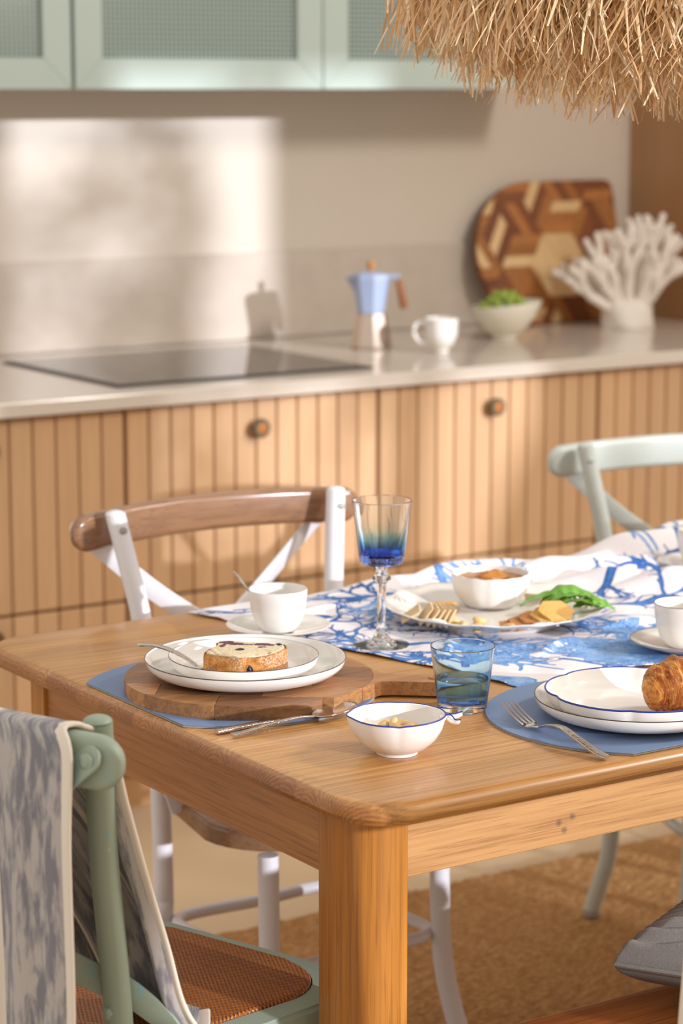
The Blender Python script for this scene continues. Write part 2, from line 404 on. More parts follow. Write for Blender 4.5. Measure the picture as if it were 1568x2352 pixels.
def raffia():
    m = Mt('raffia'); oi = m.noise(m.co((1, 1, 0.25)), 60, 3); 
    at = m.n('ShaderNodeAttribute', attribute_name='shade')
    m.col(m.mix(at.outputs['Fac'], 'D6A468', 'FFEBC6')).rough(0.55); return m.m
MAT['raffia'] = raffia()
def jute():
    m = Mt('jute_rug'); v = m.co((1, 1, 1))
    vo = m.n('ShaderNodeTexVoronoi'); vo.inputs['Scale'].default_value = 95; vo.inputs['Randomness'].default_value = 1.0
    mp = m.co((0.55, 1.0, 1.0)); m.l(mp, vo.inputs['Vector'])
    n = m.noise(v, 14, 4, 0.6); n2 = m.noise(v, 140, 3, 0.7)
    c = m.mix(n, 'C48F5A', 'E0B27C'); c = m.mix(m.math('MULTIPLY', m.ramp(n2, [(0.45, 0.0), (0.62, 1.0)]), 0.6), c, '9C6E40')
    c = m.mix(m.math('MULTIPLY', m.ramp(vo.outputs['Distance'], [(0.3, 0.0), (0.7, 1.0)]), 0.5), c, '966638')
    m.col(c).rough(0.95).set(Specular_IOR_Level=0.1); m.bump(m.math('SUBTRACT', n2, vo.outputs['Distance']), 1.0, 0.008); return m.m
MAT['jute'] = jute()
def cane_glass():
    m = Mt('patterned_cabinet_glass'); tc = m.n('ShaderNodeTexCoord'); sep = m.n('ShaderNodeSeparateXYZ'); m.l(tc.outputs['Object'], sep.inputs[0])
    f = 2*PI/0.022
    a_ = m.math('SINE', m.math('MULTIPLY', sep.outputs[0], f)); b_ = m.math('SINE', m.math('MULTIPLY', sep.outputs[2], f))
    p = m.math('ABSOLUTE', m.math('MULTIPLY', a_, b_))
    c = m.mix(m.ramp(p, [(0.30, 0.0), (0.62, 1.0)]), 'A2AEA6', '4A6056')
    m.col(c).rough(0.15); m.bump(p, 0.25, 0.002); return m.m
MAT['cane_glass'] = cane_glass()
def cushion_mat():
    m = Mt('grey_knit'); n = m.noise(m.co((1, 1, 1)), 700, 3, 0.7); b = m.noise(m.co(), 12, 3)
    m.col(m.mix(n, '5C5653', '9A9490')).rough(0.9).set(Sheen_Weight=0.0, Specular_IOR_Level=0.15); m.bump(n, 0.4, 0.001); return m.m
MAT['knit'] = cushion_mat()
def croissant_mat():
    m = Mt('flaky_pastry'); v = m.co((6, 1, 1), rot=(0, 0, R(33.5)))
    n = m.noise(v, 28, 6, 0.7, 1.4); n2 = m.noise(m.co(), 26, 4, 0.6)
    c = m.ramp(n, [(0.34, '7A330C'), (0.46, 'B86018'), (0.56, 'DD9338'), (0.66, 'F6D592')])
    c = m.mix(m.ramp(n2, [(0.5, 0.0), (0.75, 0.6)]), c, 'A04A14')
    m.col(c).rough(0.32); m.bump(n, 1.0, 0.006); return m.m
MAT['pastry'] = croissant_mat()
def crumb():
    m = Mt('cake_crumb'); v = m.co()
    n = m.noise(v, 330, 5, 0.75); b = m.noise(m.co((1.0, 2.2, 1), rot=(0, 0, R(-35))), 60, 3, 0.6, 0.8)
    c = m.mix(m.ramp(n, [(0.35, 0.0), (0.6, 1.0)]), 'D2B680', 'F6E8C8'); m.col(c).rough(0.9); m.bump(n, 0.8, 0.002); return m.m
MAT['crumb'] = crumb()
def crust():
    m = Mt('sugared_crust'); n = m.noise(m.co(), 90, 5, 0.7); s_ = m.noise(m.co(), 420, 3, 0.7); z = m.noise(m.co(), 24, 3)
    c = m.ramp(n, [(0.3, '8A4A1C'), (0.5, 'C8843A'), (0.7, 'E0A858')])
    c = m.mix(m.math('MULTIPLY', m.ramp(s_, [(0.50, 0.0), (0.58, 1.0)]), m.ramp(z, [(0.42, 0.0), (0.6, 0.75)])), c, 'F0DCCB')
    m.col(c).rough(0.75); m.bump(m.math('ADD', n, s_), 1.0, 0.0025); return m.m
MAT['crust'] = crust()
MAT['berry'] = plain('blueberry', '6A1C44', 0.3, var=0.5, sc=90, bump=0.5, bsc=200)
MAT['berry_dark'] = plain('blueberry_dark', '251022', 0.25, var=0.4, sc=90, bump=0.5, bsc=200)

# ------------------------------------------------------------------ the setting
b = B(); b.box(-0.5, 5.2, -1.8, 5.3, -0.06, -0.008); fl = b.out('floor', MAT['grout'], kind='structure', smooth=0)
tile = B(); tile.box(0.002, 0.598, 0.002, 0.598, -0.008, 0.0, 0.001)
t0 = None
for i in range(8):
    for j in range(8):
        x, y = 0.17+i*0.6, 0.0+j*0.6-0.1
        if t0 is None: t0 = tile.out('tile', MAT['floor'], None, smooth=0); t0.parent = fl; t0.location = (x, y, 0)
        else:
            c = t0.copy(); COL.objects.link(c); c.location = (x, y, 0)
b = B(); b.box(-0.5, 5.2, 5.15, 5.3, 0, 2.7); b.out('wall_back', MAT['wall'], kind='structure', smooth=0)
b = B(); b.box(-0.5, 4.352, 5.136, 5.1495, 0.906, 1.12, 0.001); b.out('trim_1', MAT['splash'], kind='structure', smooth=0)
# unseen window wall behind the camera, openings shaped to place the sun patches
def ringwall():
    b = B(); Y0, Y1 = -2.0, -1.8
    xs = [(-0.5, 2.42), (3.98, 4.34), (5.38, 6.6)]
    for x0, x1 in xs: b.box(x0, x1, Y0, Y1, 0, 3.3)
    b.box(2.42, 3.98, Y0, Y1, 0, 1.25); b.box(2.42, 3.98, Y0, Y1, 2.90, 3.3)
    b.box(4.34, 5.38, Y0, Y1, 0, 0.92); b.box(4.34, 5.38, Y0, Y1, 2.95, 3.3); b.box(4.34, 4.60, Y0, Y1, 2.20, 2.95)
    b.out('wall_front', MAT['wallout'], kind='structure', smooth=0)
ringwall()
def win(name, x0, x1, z0, z1, cols):
    b = B(); w = 0.02
    b.box(x0, x0+w, -1.93, -1.87, z0, z1); b.box(x1-w, x1, -1.93, -1.87, z0, z1); b.box(x0, x1, -1.93, -1.87, z0, z0+w); b.box(x0, x1, -1.93, -1.87, z1-w, z1)
    for k in range(1, cols): x = lerp(x0, x1, k/cols); b.box(x-0.012, x+0.012, -1.92, -1.88, z0, z1)
    b.out(name, MAT['white_frame'], kind='structure', smooth=0)
win('window_1', 2.42, 3.98, 1.25, 2.90, 1); win('window_2', 4.60, 5.38, 2.20, 2.95, 1); win('window_3', 4.34, 5.38, 0.92, 2.20, 1)  # unseen frames round the openings that shape the sunlight

# unseen tree outside the tall window, trunks and leaves placed to dapple the sun
def tree():
    t = thing('dapple_tree', (6.3, -4.2, 0), 'unseen leafy tree and shrub placed to dapple the sun outside the window behind the camera', 'tree')
    tr = B(); tr.tube(cr([(5.74, -4.2, -0.2), (5.70, -4.25, 1.2), (5.70, -4.2, 2.4), (5.86, -4.2, 3.2)], 6), [0.105-0.0045*i for i in range(19)], 10); tr.tube(cr([(6.12, -4.5, -0.2), (6.10, -4.5, 1.2), (6.10, -4.5, 2.3), (6.5, -4.5, 2.9)], 6), [0.13-0.0045*i for i in range(19)], 10)
    tr.out('trunk', MAT['bark'], t)
    br = B(); lf = B(); rnd = random.Random(3)
    for k in range(15):
        a0 = Vector((5.84, -4.2, 2.64+0.04*k)); dx = -rnd.uniform(0.15, 0.75)
        e = a0+Vector((dx, rnd.uniform(-0.3, 0.3), rnd.uniform(-0.20, 0.10))); mid = (a0+e)/2+Vector((0, 0, 0.12))
        path = cr([a0, mid, e], 6); br.tube(path, [0.018*(1-i/15) for i in range(13)], 6)
        for q in path[3:]:
            for _ in range(4):
                c = q+Vector((rnd.gauss(0, .06), rnd.gauss(0, .06), rnd.gauss(0, .06)))
                M = Matrix.Translation(c) @ Matrix.Rotation(rnd.uniform(0, 6.28), 4, 'Z') @ Matrix.Rotation(rnd.uniform(-1.2, 1.2), 4, 'X')
                L = rnd.uniform(.05, .09)
                lf.poly([(0, 0, 0), (L*.5, L*.3, .006), (L, 0, -.004), (L*.5, -L*.3, .006)], [(0, 1, 2), (0, 2, 3)], M)
    for k in range(7):  # unseen shrub, added to keep sun off the left base cabinets
        a0 = Vector((5.12, -4.2, 1.85+0.12*k)); e = a0+Vector((rnd.uniform(.05, .2), rnd.uniform(-.1, .1), rnd.uniform(.0, .15)))
        for _ in range(26):
            c = lerp(a0, e, rnd.random())+Vector((rnd.gauss(0, .05), rnd.gauss(0, .08), rnd.gauss(0, .05)))
            M = Matrix.Translation(c) @ Matrix.Rotation(rnd.uniform(0, 6.28), 4, 'Z') @ Matrix.Rotation(rnd.uniform(-1.2, 1.2), 4, 'X'); L = rnd.uniform(.06, .10)
            lf.poly([(0, 0, 0), (L*.5, L*.3, .006), (L, 0, -.004), (L*.5, -L*.3, .006)], [(0, 1, 2), (0, 2, 3)], M)
    br.tube(cr([(5.12, -4.2, -.2), (5.14, -4.2, 1.2), (5.16, -4.2, 2.7)], 6), .02, 6); br.out('branches', MAT['bark'], t); lf.out('leaves', MAT['foliage'], t, smooth=0, kind='stuff')
tree()

# ------------------------------------------------------------------ kitchen
UX = [1.093, 1.728, 2.362, 2.996, 3.622, 4.25]
descr = ['off the left edge, hidden behind the towel', 'at the far left under the worktop', 'under the hob, above the brown chair rail',
         'under the moka pot and fruit bowl', 'at the right, behind the second green chair']
CABG = 'base cabinets under the worktop'
for i in range(5):
    x0, x1 = UX[i], UX[i+1]
    cb = thing('base_cabinet', ((x0+x1)/2, 4.7, 0), 'light oak base cabinet with grooved drawer fronts '+descr[i], 'cabinet', CABG)
    b = B(); b.box(x0+.001, x1-.001, 4.402, 5.13, 0.09, 0.872); b.out('carcass', MAT['cab_dark'], cb, smooth=0)
    b = B(); b.box(x0, x1, 4.43, 4.45, 0.0, 0.09); b.out('plinth', MAT['cab_dark'], cb, smooth=0)
    for (z0, z1) in ((0.468, 0.868), (0.105, 0.462)):
        b = B(); b.box(x0+.003, x1-.003, 4.389, 4.4015, z0, z1); dr = b.out('drawer_front', MAT['cab_dark'], cb, smooth=0)
        n = 12; w = (x1-x0-.006)/n
        for k in range(n):
            b = B(); xa = x0+.003+k*w
            b.box(xa+.0016, xa+w-.0016, 4.378, 4.391, z0, z1, 0.0025); b.out('plank', MAT['cab'], dr, smooth=0)
        kx, kz = (x0+x1)/2, (z0+z1)/2+0.14
        Mk = Matrix.Translation((kx, 4.378, kz)) @ Matrix.Rotation(R(90), 4, 'X')
        b = B(); b.lathe([(0, 0), (.008, 0), (.008, .012), (.019, .014), (.021, .018), (.021, .024), (.0185, .027), (.012, .027), (.012, .0255), (0, .0255)], seg=24, M=Mk); kb = b.out('knob', MAT['knob'], dr)
        b = B(); b.lathe([(0, .0256), (.0115, .0256), (.0115, .0275), (0, .028)], seg=20, M=Mk); b.out('knob_inlay', MAT['copper'], dr)
b = B(); b.box(-0.5, 4.352, 4.352, 5.135, 0.874, 0.905, 0.003, 2)
b.out('countertop', MAT['counter'], None, loc=(2, 4.7, .874), label='long beige stone worktop running along the back wall', cat='worktop', smooth=0)
hb = thing('induction_hob', (2.7, 4.73, .905), 'black glass hob set in the worktop on the left', 'hob')
b = B(); b.prism([(2.385, 4.455), (3.035, 4.455), (3.035, 5.005), (2.385, 5.005)], .9052, .9085, .001, 1); b.out('frame', MAT['hobedge'], hb, smooth=0)
b = B(); b.prism([(2.393, 4.463), (3.027, 4.463), (3.027, 4.997), (2.393, 4.997)], .9087, .9105, .0007, 1); b.out('glass_plate', MAT['hob'], hb, smooth=0)
# tall cabinet at the right
tc_ = thing('tall_cabinet', (4.67, 4.75, 0), 'tall brown wooden cabinet standing right of the worktop', 'cabinet')
b = B(); b.box(4.355, 4.375, 4.38, 5.148, 0, 2.5, .001); b.out('side_panel', MAT['tall'], tc_, smooth=0)
b = B(); b.box(4.377, 4.95, 4.40, 5.148, 0, 2.5); b.out('carcass', MAT['cab_dark'], tc_, smooth=0)
b = B(); b.box(4.377, 4.95, 4.378, 4.398, 0.1, 2.5, .002); b.out('door', MAT['cab'], tc_, smooth=0)
# wall cabinets
WX = [1.83, 2.476, 3.126, 3.725, 3.90]
wd = ['with dark mesh glass, at the far left above the hob', 'with a patterned glass door, directly above the hob', 'with patterned glass, left half behind the hanging straw fringe', 'narrow and closed, mostly hidden by the straw lamp']
for i in range(4):
    x0, x1 = WX[i], WX[i+1]
    g = thing('wall_cabinet', ((x0+x1)/2, 4.98, 1.52), 'pale sage green wall cabinet '+wd[i], 'cabinet', 'sage wall cabinets above the worktop')
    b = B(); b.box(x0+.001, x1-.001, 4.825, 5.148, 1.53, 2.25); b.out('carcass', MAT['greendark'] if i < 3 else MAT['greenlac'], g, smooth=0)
    b = B(); b.box(x0+.001, x1-.001, 4.825, 5.148, 1.52, 1.529); b.out('bottom_panel', MAT['greenlac'], g, smooth=0)
    a0 = x0+(.004 if i == 1 else .0015); a1 = x1-(.005 if i == 0 else .0015); z0, z1 = 1.52, 2.25; f = .068
    if i < 3:
        d = thing('door', (0, 0, 0), None, None); d.parent = g; d.location = (0, 0, 0); OFF[d.name] = OFF[g.name]
        q = [(a0, z0), (a1, z0), (a1, z1), (a0, z1)]; p = [(a0+f, z0+f), (a1-f, z0+f), (a1-f, z1-f), (a0+f, z1-f)]
        for k in range(4):
            k2 = (k+1) % 4; b = B()
            sh = [q[k], q[k2], p[k2], p[k]]
            b.poly([(x, 4.80, z) for x, z in sh]+[(x, 4.8225, z) for x, z in sh], [(0, 1, 2, 3), (7, 6, 5, 4), (0, 4, 5, 1), (1, 5, 6, 2), (2, 6, 7, 3), (3, 7, 4, 0)])
            bmesh.ops.bevel(b.bm, geom=list(b.bm.edges), offset=.0012, segments=1, affect='EDGES')
            b.out('frame_rail' if k % 2 == 0 else 'frame_stile', MAT['greenlac'], d, smooth=0)
        b = B(); b.box(a0+f-.004, a1-f+.004, 4.812, 4.816, z0+f-.004, z1-f+.004); b.out('glass_panel', MAT['cane_glass'], d, smooth=0)
    else:
        b = B(); b.box(a0, a1, 4.80, 4.8225, z0, z1, .001); b.out('door', MAT['greenlac'], g, smooth=0)

# moka pot
mk = thing('moka_pot', (3.262, 4.80, .905), 'two-tone moka pot, pale blue top and rosy base, left of the white cup', 'coffee pot')
cM = (3.262, 4.80, .905)
Mr = Matrix.Rotation(R(20), 4, 'Z')
b = B(); b.lathe([(0, .0005), (.047, .0005), (.049, .004), (.049, .012), (.037, .078), (.036, .085), (0, .085)], cM, 8, M=Mr); b.out('base', MAT['moka_base'], mk, smooth=20)
b = B(); b.lathe([(0, .086), (.033, .086), (.034, .092), (.035, .1), (.047, .170), (.046, .174), (0, .174)], cM, 8, M=Mr)
Ms = Matrix.Translation(cM); lt = Vector((-.834, .552, 0))
b.poly([(lt.x*.040-.004, lt.y*.040-.006, .135), (lt.x*.040+.004, lt.y*.040+.006, .135), (lt.x*.062, lt.y*.062, .173), (lt.x*.040-.012, lt.y*.040-.018, .172), (lt.x*.040+.012, lt.y*.040+.018, .172)], [(0, 1, 4, 3), (0, 3, 2), (1, 2, 4), (3, 4, 2), (0, 2, 1)], Ms)
b.out('top_chamber', MAT['moka_blue'], mk, smooth=20)
b = B(); b.lathe([(0, .1745), (.046, .1745), (.044, .179), (.010, .186), (0, .186)], cM, 8, M=Mr)
b.box(.035, .07, -.006, .006, .168, .178, .002, M=Ms @ Matrix.Rotation(R(-33.5), 4, 'Z')); b.out('lid', MAT['moka_blue'], mk, smooth=20)
b = B(); b.lathe([(0, .1865), (.006, .1865), (.009, .196), (.010, .205), (.006, .210), (0, .211)], cM, 12); b.out('lid_knob', MAT['knobwood'], mk)
b = B(); b.tube([Ms @ (Matrix.Rotation(R(-33.5), 4, 'Z') @ Vector(p)) for p in ((.066, 0, .165), (.070, 0, .15), (.078, 0, .105), (.080, 0, .096))], [.0075, .010, .0105, .008], 10); b.out('handle', MAT['handwood'], mk)
# mug
mg = thing('white_mug', (3.345, 4.625, .905), 'small white mug with round handle, between moka pot and fruit bowl', 'mug')
cM = (3.345, 4.625, .905)
b = B(); b.lathe([(0, .0005), (.017, .0005), (.018, .006), (.017, .010), (.030, .022), (.038, .045), (.0395, .082), (.038, .083), (.0365, .080), (.034, .045), (.026, .022), (0, .016)], cM, 36); b.out('body', MAT['china'], mg)
hd = Vector((-.834, .552, 0))
b = B(); b.tube(cr([Vector(cM)+hd*.036+Vector((0, 0, .072)), Vector(cM)+hd*.058+Vector((0, 0, .070)), Vector(cM)+hd*.066+Vector((0, 0, .05)), Vector(cM)+hd*.054+Vector((0, 0, .028)), Vector(cM)+hd*.034+Vector((0, 0, .022))], 5), .0045, 8); b.out('handle', MAT['china'], mg)
# fruit bowl and grapes
fb = (3.665, 4.80, .905)
def lip(r, z, t, i):
    k = max(0, z-.05)/.05; d = math.cos(t-R(-33.5))
    return r*(1+.16*k*max(0, d)**3), z+.012*k*d
b = B(); b.lathe([(0, .0005), (.030, .0005), (.032, .004), (.031, .008), (.055, .028), (.074, .055), (.083, .085), (.082, .088), (.0785, .086), (.068, .055), (.048, .030), (0, .020)], fb, 48, lip)
b.out('fruit_bowl', MAT['cream_bowl'], None, loc=fb, label='cream ceramic bowl with a raised lip holding green grapes on the worktop', cat='bowl')
rg = random.Random(5); gp = None; placed = []
def drop(cands, rad): pass
for ring, (n, rr, z) in enumerate(((10, .052, .080), (8, .036, .095), (6, .022, .106), (1, 0, .112))):
    for k in range(n):
        t = 2*PI*k/n+ring*.4; x, y, zz = fb[0]+rr*math.cos(t)+rg.uniform(-.002, .002), fb[1]+rr*math.sin(t)+rg.uniform(-.002, .002), fb[2]+z+rg.uniform(-.002, .003)
        if gp is None:
            b = B(); b.sphere((0, 0, 0), .0115, 14, 10, (1, 1, 1.15)); gp = b.out('grape', MAT['grape'], None, label='green grape heaped in the cream bowl on the worktop', cat='grape', group='grapes in the cream bowl'); gp.location = (x, y, zz)
        else:
            c = gp.copy(); COL.objects.link(c); c.location = (x, y, zz); c.rotation_euler = (rg.uniform(-.8, .8), rg.uniform(-.8, .8), 0)
# large patterned board leaning on the wall
cbz = .9095
bd = thing('serving_board', (4.06, 5.08, .905), 'large rounded board of patterned wood blocks leaning against the wall', 'cutting board')
tilt = math.atan2(.085, .38)
Mb = Matrix.Translation((4.035, 5.045, cbz)) @ Matrix.Rotation(-tilt, 4, 'X')
out = []
for cx, cz, r, a0 in ((.20, .345, .03, 0), (-.06, .185, .19, 90), (-.06, .185, .19, 180), (.20, .03, .03, 270)):
    for k in range(9):
        t = R(a0+90*k/8); out.append((cx+r*math.cos(t), cz+r*math.sin(t)))
def prismY(b, o2, y0, y1, bev, M):
    n = len(o2); vs = [(x, y0, z) for x, z in o2]+[(x, y1, z) for x, z in o2]
    v, f = b.poly(vs, [tuple(range(n)), tuple(range(n, 2*n))[::-1]]+[(i, n+i, n+(i+1) % n, (i+1) % n) for i in range(n)], M)
    if bev: bmesh.ops.bevel(b.bm, geom=list(set(f[0].edges)), offset=bev, segments=1, affect='EDGES')
b = B(); prismY(b, out, -.004, .010, 0, Mb); b.out('board_core', MAT['blk_c'], bd, smooth=30)
def clip(poly, conv):
    def inside(p, a_, b_): return (b_[0]-a_[0])*(p[1]-a_[1])-(b_[1]-a_[1])*(p[0]-a_[0]) >= 0
    def inter(p, q, a_, b_):
        x1, y1, x2, y2 = *p, *q; x3, y3, x4, y4 = *a_, *b_
        d = (x1-x2)*(y3-y4)-(y1-y2)*(x3-x4)
        if abs(d) < 1e-12: return q
        u = ((x1*y2-y1*x2)*(x3-x4)-(x1-x2)*(x3*y4-y3*x4))/d; w = ((x1*y2-y1*x2)*(y3-y4)-(y1-y2)*(x3*y4-y3*x4))/d
        return (u, w)
    o = poly
    for i in range(len(conv)):
        a_, b_ = conv[i], conv[(i+1) % len(conv)]; ip = o; o = []
        for j in range(len(ip)):
            p, q = ip[j-1], ip[j]
            if inside(q, a_, b_):
                if not inside(p, a_, b_): o.append(inter(p, q, a_, b_))
                o.append(q)
            elif inside(p, a_, b_): o.append(inter(p, q, a_, b_))
        if not o: return []
    r = []
    for p in o:
        if not r or math.hypot(p[0]-r[-1][0], p[1]-r[-1][1]) > 1e-4: r.append(p)
    if len(r) > 2 and math.hypot(r[0][0]-r[-1][0], r[0][1]-r[-1][1]) < 1e-4: r.pop()
    return r if len(r) > 2 else []
def area2(p): return abs(sum(p[i-1][0]*p[i][1]-p[i][0]*p[i-1][1] for i in range(len(p))))/2
s6 = .098; rr = random.Random(11)
for r_ in range(-3, 4):
    for c_ in range(-4, 4):
        cx = .02+c_*s6*1.5; cz = .150+r_*s6*math.sqrt(3)+(s6*math.sqrt(3)/2 if c_ % 2 else 0)
        hx = [(cx+s6*math.cos(R(60*k)), cz+s6*math.sin(R(60*k))) for k in range(6)]
        light = (c_ == 0 and r_ == 0)
        for k in range(3):
            qd = [(cx, cz), hx[2*k], hx[(2*k+1) % 6], hx[(2*k+2) % 6]]
            nst = 1 if light else 3
            for s_ in range(nst):
                f0, f1 = s_/nst, (s_+1)/nst
                L = lambda a_, b_, t: (lerp(a_[0], b_[0], t), lerp(a_[1], b_[1], t))
                q2 = [L(qd[0], qd[1], f0), L(qd[0], qd[1], f1), L(qd[3], qd[2], f1), L(qd[3], qd[2], f0)]
                cpx = sum(p[0] for p in q2)/4; cpz = sum(p[1] for p in q2)/4
                q2 = [(cpx+(p[0]-cpx)*.985, cpz+(p[1]-cpz)*.985) for p in q2]
                pc = clip(q2, out)
                if pc and area2(pc) > 2e-5:
                    b = B(); prismY(b, pc, -.010, -.0042, 0, Mb)
                    mt = MAT['blk_a'] if light or rr.random() < .14 else (MAT['blk_c'] if (k == 1 and rr.random() < .7) or rr.random() < .2 else MAT['blk_b'])
                    b.out('wood_block', mt, bd, smooth=0)
# white coral
cc = Vector((4.115, 4.86, .905)); rc = random.Random(21)
vl = Vector((.834, -.552, 0)); vf = Vector((.552, .834, 0))
b = B(); b.lathe([(0, .0005), (.066, .0005), (.068, .006), (.067, .02), (.066, .045), (.060, .062), (.042, .075), (0, .080)], cc, 28, lambda r, z, t, i: (r*(1+.06*math.sin(5*t+z*60)), z))
ct = thing('white_coral', tuple(cc), 'white branching coral ornament at the right end of the worktop', 'ornament')
b.out('base', MAT['coral'], ct)
b = B()
def branch(p, d, L, r, dep):
    e = p+d*L; mid = p+d*L*.5+Vector((rc.gauss(0, .004), rc.gauss(0, .004), 0))
    b.tube(cr([p-d*.006, mid, e], 4), [lerp(r, r*.80, k/8) for k in range(9)], 8)
    b.sphere(e, r*.84, 8, 6)
    if dep == 0: return
    k = 2 if rc.random() < .75 else 3
    for j in range(k):
        ang = (j-(k-1)/2)*rc.uniform(.7, .95)+rc.uniform(-.15, .15)
        ax = vf*1.0+vl*rc.uniform(-.5, .5); ax.normalize()
        nd = Matrix.Rotation(ang, 3, ax) @ d; nd = (nd+Vector((0, 0, .42))+vf*rc.uniform(-.28, .12)).normalized()
        branch(e, nd, L*rc.uniform(.68, .9), r*.84, dep-1)
for a_ in (-50, -30, -12, 5, 22, 40):
    for dd in (-1, 1):
        an = R(a_+rc.uniform(-5, 5)+dd*5); d = (vl*math.sin(an)+Vector((0, 0, math.cos(an)))+vf*(dd*.20-.10)).normalized()
        branch(cc+vl*.055*math.sin(an)+vf*dd*.022+Vector((0, 0, .050)), d, (.094 if abs(a_) < 25 else .066)*rc.uniform(.85, 1.1), .0150, 2)
b.out('branches', MAT['coral'], ct)

# ------------------------------------------------------------------ rug
nx, ny = 330, 240; X0, X1, Y0, Y1 = 1.55, 4.6, 1.2, 3.62
xs = np.linspace(X0, X1, nx); ys = np.linspace(Y0, Y1, ny); gx, gy = np.meshgrid(xs, ys)
hh = .012+np.random.rand(ny, nx)*.004; hh[0] = hh[-1] = .002; hh[:, 0] = hh[:, -1] = .002
gx = gx+np.random.randn(ny, nx)*.0015; gy = gy+np.random.randn(ny, nx)*.0015
def grid_mesh(name, P, uv=None):
    ny, nx = P.shape[:2]
    me = bpy.data.meshes.new(name); me.vertices.add(nx*ny); me.vertices.foreach_set('co', P.reshape(-1).astype(np.float32))
    idx = np.arange(nx*ny).reshape(ny, nx)
    q = np.stack([idx[:-1, :-1], idx[:-1, 1:], idx[1:, 1:], idx[1:, :-1]], -1).reshape(-1, 4)
    me.loops.add(q.size); me.loops.foreach_set('vertex_index', q.reshape(-1).astype(np.int32))
    me.polygons.add(len(q)); me.polygons.foreach_set('loop_start', (np.arange(len(q))*4).astype(np.int32)); me.polygons.foreach_set('loop_total', np.full(len(q), 4, np.int32))
    if uv is not None:
        l = me.uv_layers.new(name='UVMap'); l.data.foreach_set('uv', uv.reshape(-1, 2)[q.reshape(-1)].reshape(-1).astype(np.float32))
    me.update(calc_edges=True); me.validate(); return me
me = grid_mesh('jute_rug', np.stack([gx, gy, hh], -1))
link(me, 'jute_rug', MAT['jute'], None, (0, 0, 0), 0, label='brown woven jute rug on the tiled floor under the table', cat='rug')

# ------------------------------------------------------------------ dining table
TX0, TX1, TY0, TY1 = 1.40, 3.60, 2.068, 3.058; ZT, ZB = .760, .733
tb = thing('dining_table', (2.3, 2.56, .012), 'light oak dining table with rounded corners laid for a meal', 'table')
def top_slab():
    b = B(); out = [];
    for cx, cy, a0 in ((TX1, TY1, 0), (TX0, TY1, 90), (TX0, TY0, 180), (TX1, TY0, 270)):
        r = .075; sx = -1 if cx == TX1 else 1; sy = -1 if cy == TY1 else 1
        for k in range(13): t = R(a0+90*k/12); out.append((cx+sx*r+r*math.cos(t), cy+sy*r+r*math.sin(t)))
    prof = [(.012, ZB), (.004, ZB+.003), (.0, ZB+.010), (0.0005, ZB+.016), (.004, ZT-.005), (.010, ZT-.0012), (.018, ZT)]
    n = len(out); cxm, cym = (TX0+TX1)/2, (TY0+TY1)/2
    nrm = []
    for i in range(n):
        a_, c_ = Vector(out[i-1]), Vector(out[(i+1) % n]); t = (c_-a_).normalized(); nrm.append(Vector((t.y, -t.x)))
    rings = [[b.bm.verts.new((out[i][0]-nrm[i].x*ins, out[i][1]-nrm[i].y*ins, z)) for i in range(n)] for ins, z in prof]
    for a_, c_ in zip(rings[:-1], rings[1:]):
        for i in range(n): b.bm.faces.new((a_[i], a_[(i+1) % n], c_[(i+1) % n], c_[i]))
    b.bm.faces.new(rings[0][::-1]); b.bm.faces.new(rings[-1])
    return b.bm
slab = top_slab()
npl = 13; pw = (TY1-TY0)/npl
cuts = [TY0+k*pw+(random.uniform(-.012, .012) if 0 < k < npl else 0) for k in range(npl+1)]
for k in range(npl):
    bm = slab.copy(); y0, y1 = cuts[k], cuts[k+1]
    for y, nrm in ((y0+.00012, (0, -1, 0)), (y1-.00012, (0, 1, 0))):
        if (k == 0 and nrm[1] < 0) or (k == npl-1 and nrm[1] > 0): continue
        r = bmesh.ops.bisect_plane(bm, geom=bm.verts[:]+bm.edges[:]+bm.faces[:], plane_co=(0, y, 0), plane_no=nrm, clear_outer=True)
        ed = [e for e in r['geom_cut'] if isinstance(e, bmesh.types.BMEdge)]
        bmesh.ops.holes_fill(bm, edges=ed)
    finish(bm, 'tabletop_plank', MAT['oak_top'], tb, smooth=30)
slab.free()
b = B(); b.box(1.50, 3.50, 2.150, 2.172, .645, .7325, .001); b.out('apron', MAT['oak_apron'], tb, smooth=0)
b = B(); b.box(1.50, 3.50, 2.954, 2.976, .645, .7325, .001); b.out('apron', MAT['oak_x'], tb, smooth=0)
b = B(); b.box(1.442, 1.464, 2.20, 2.925, .645, .7325, .001); b.out('apron', MAT['oak_y'], tb, smooth=0)
b = B(); b.box(3.536, 3.558, 2.20, 2.925, .645, .7325, .001); b.out('apron', MAT['oak_y'], tb, smooth=0)
def leg_out(x0, x1, y0, y1, cx, cy):
    """square leg with one large rounded outer corner at (cx,cy)"""
    o = []
    for (px, py, a0) in ((x1, y1, 0), (x0, y1, 90), (x0, y0, 180), (x1, y0, 270)):
        r = .048 if (px == cx and py == cy) else .004; n = 12 if r > .01 else 2
        sx = -1 if px == x1 else 1; sy = -1 if py == y1 else 1
        for k in range(n+1): t = R(a0+90*k/n); o.append((px+sx*r+r*math.cos(t), py+sy*r+r*math.sin(t)))
    return o
for (x0, y0, cx, cy) in ((1.435, 2.143, 0, 0), (1.435, 2.908, 0, 1), (3.49, 2.143, 1, 0), (3.49, 2.908, 1, 1)):
    x1, y1 = x0+.075, y0+.075
    b = B(); b.prism(leg_out(x0, x1, y0, y1, x1 if cx else x0, y1 if cy else y0), .0165, .7325, 0); b.out('leg', MAT['oak_z'], tb, smooth=40)

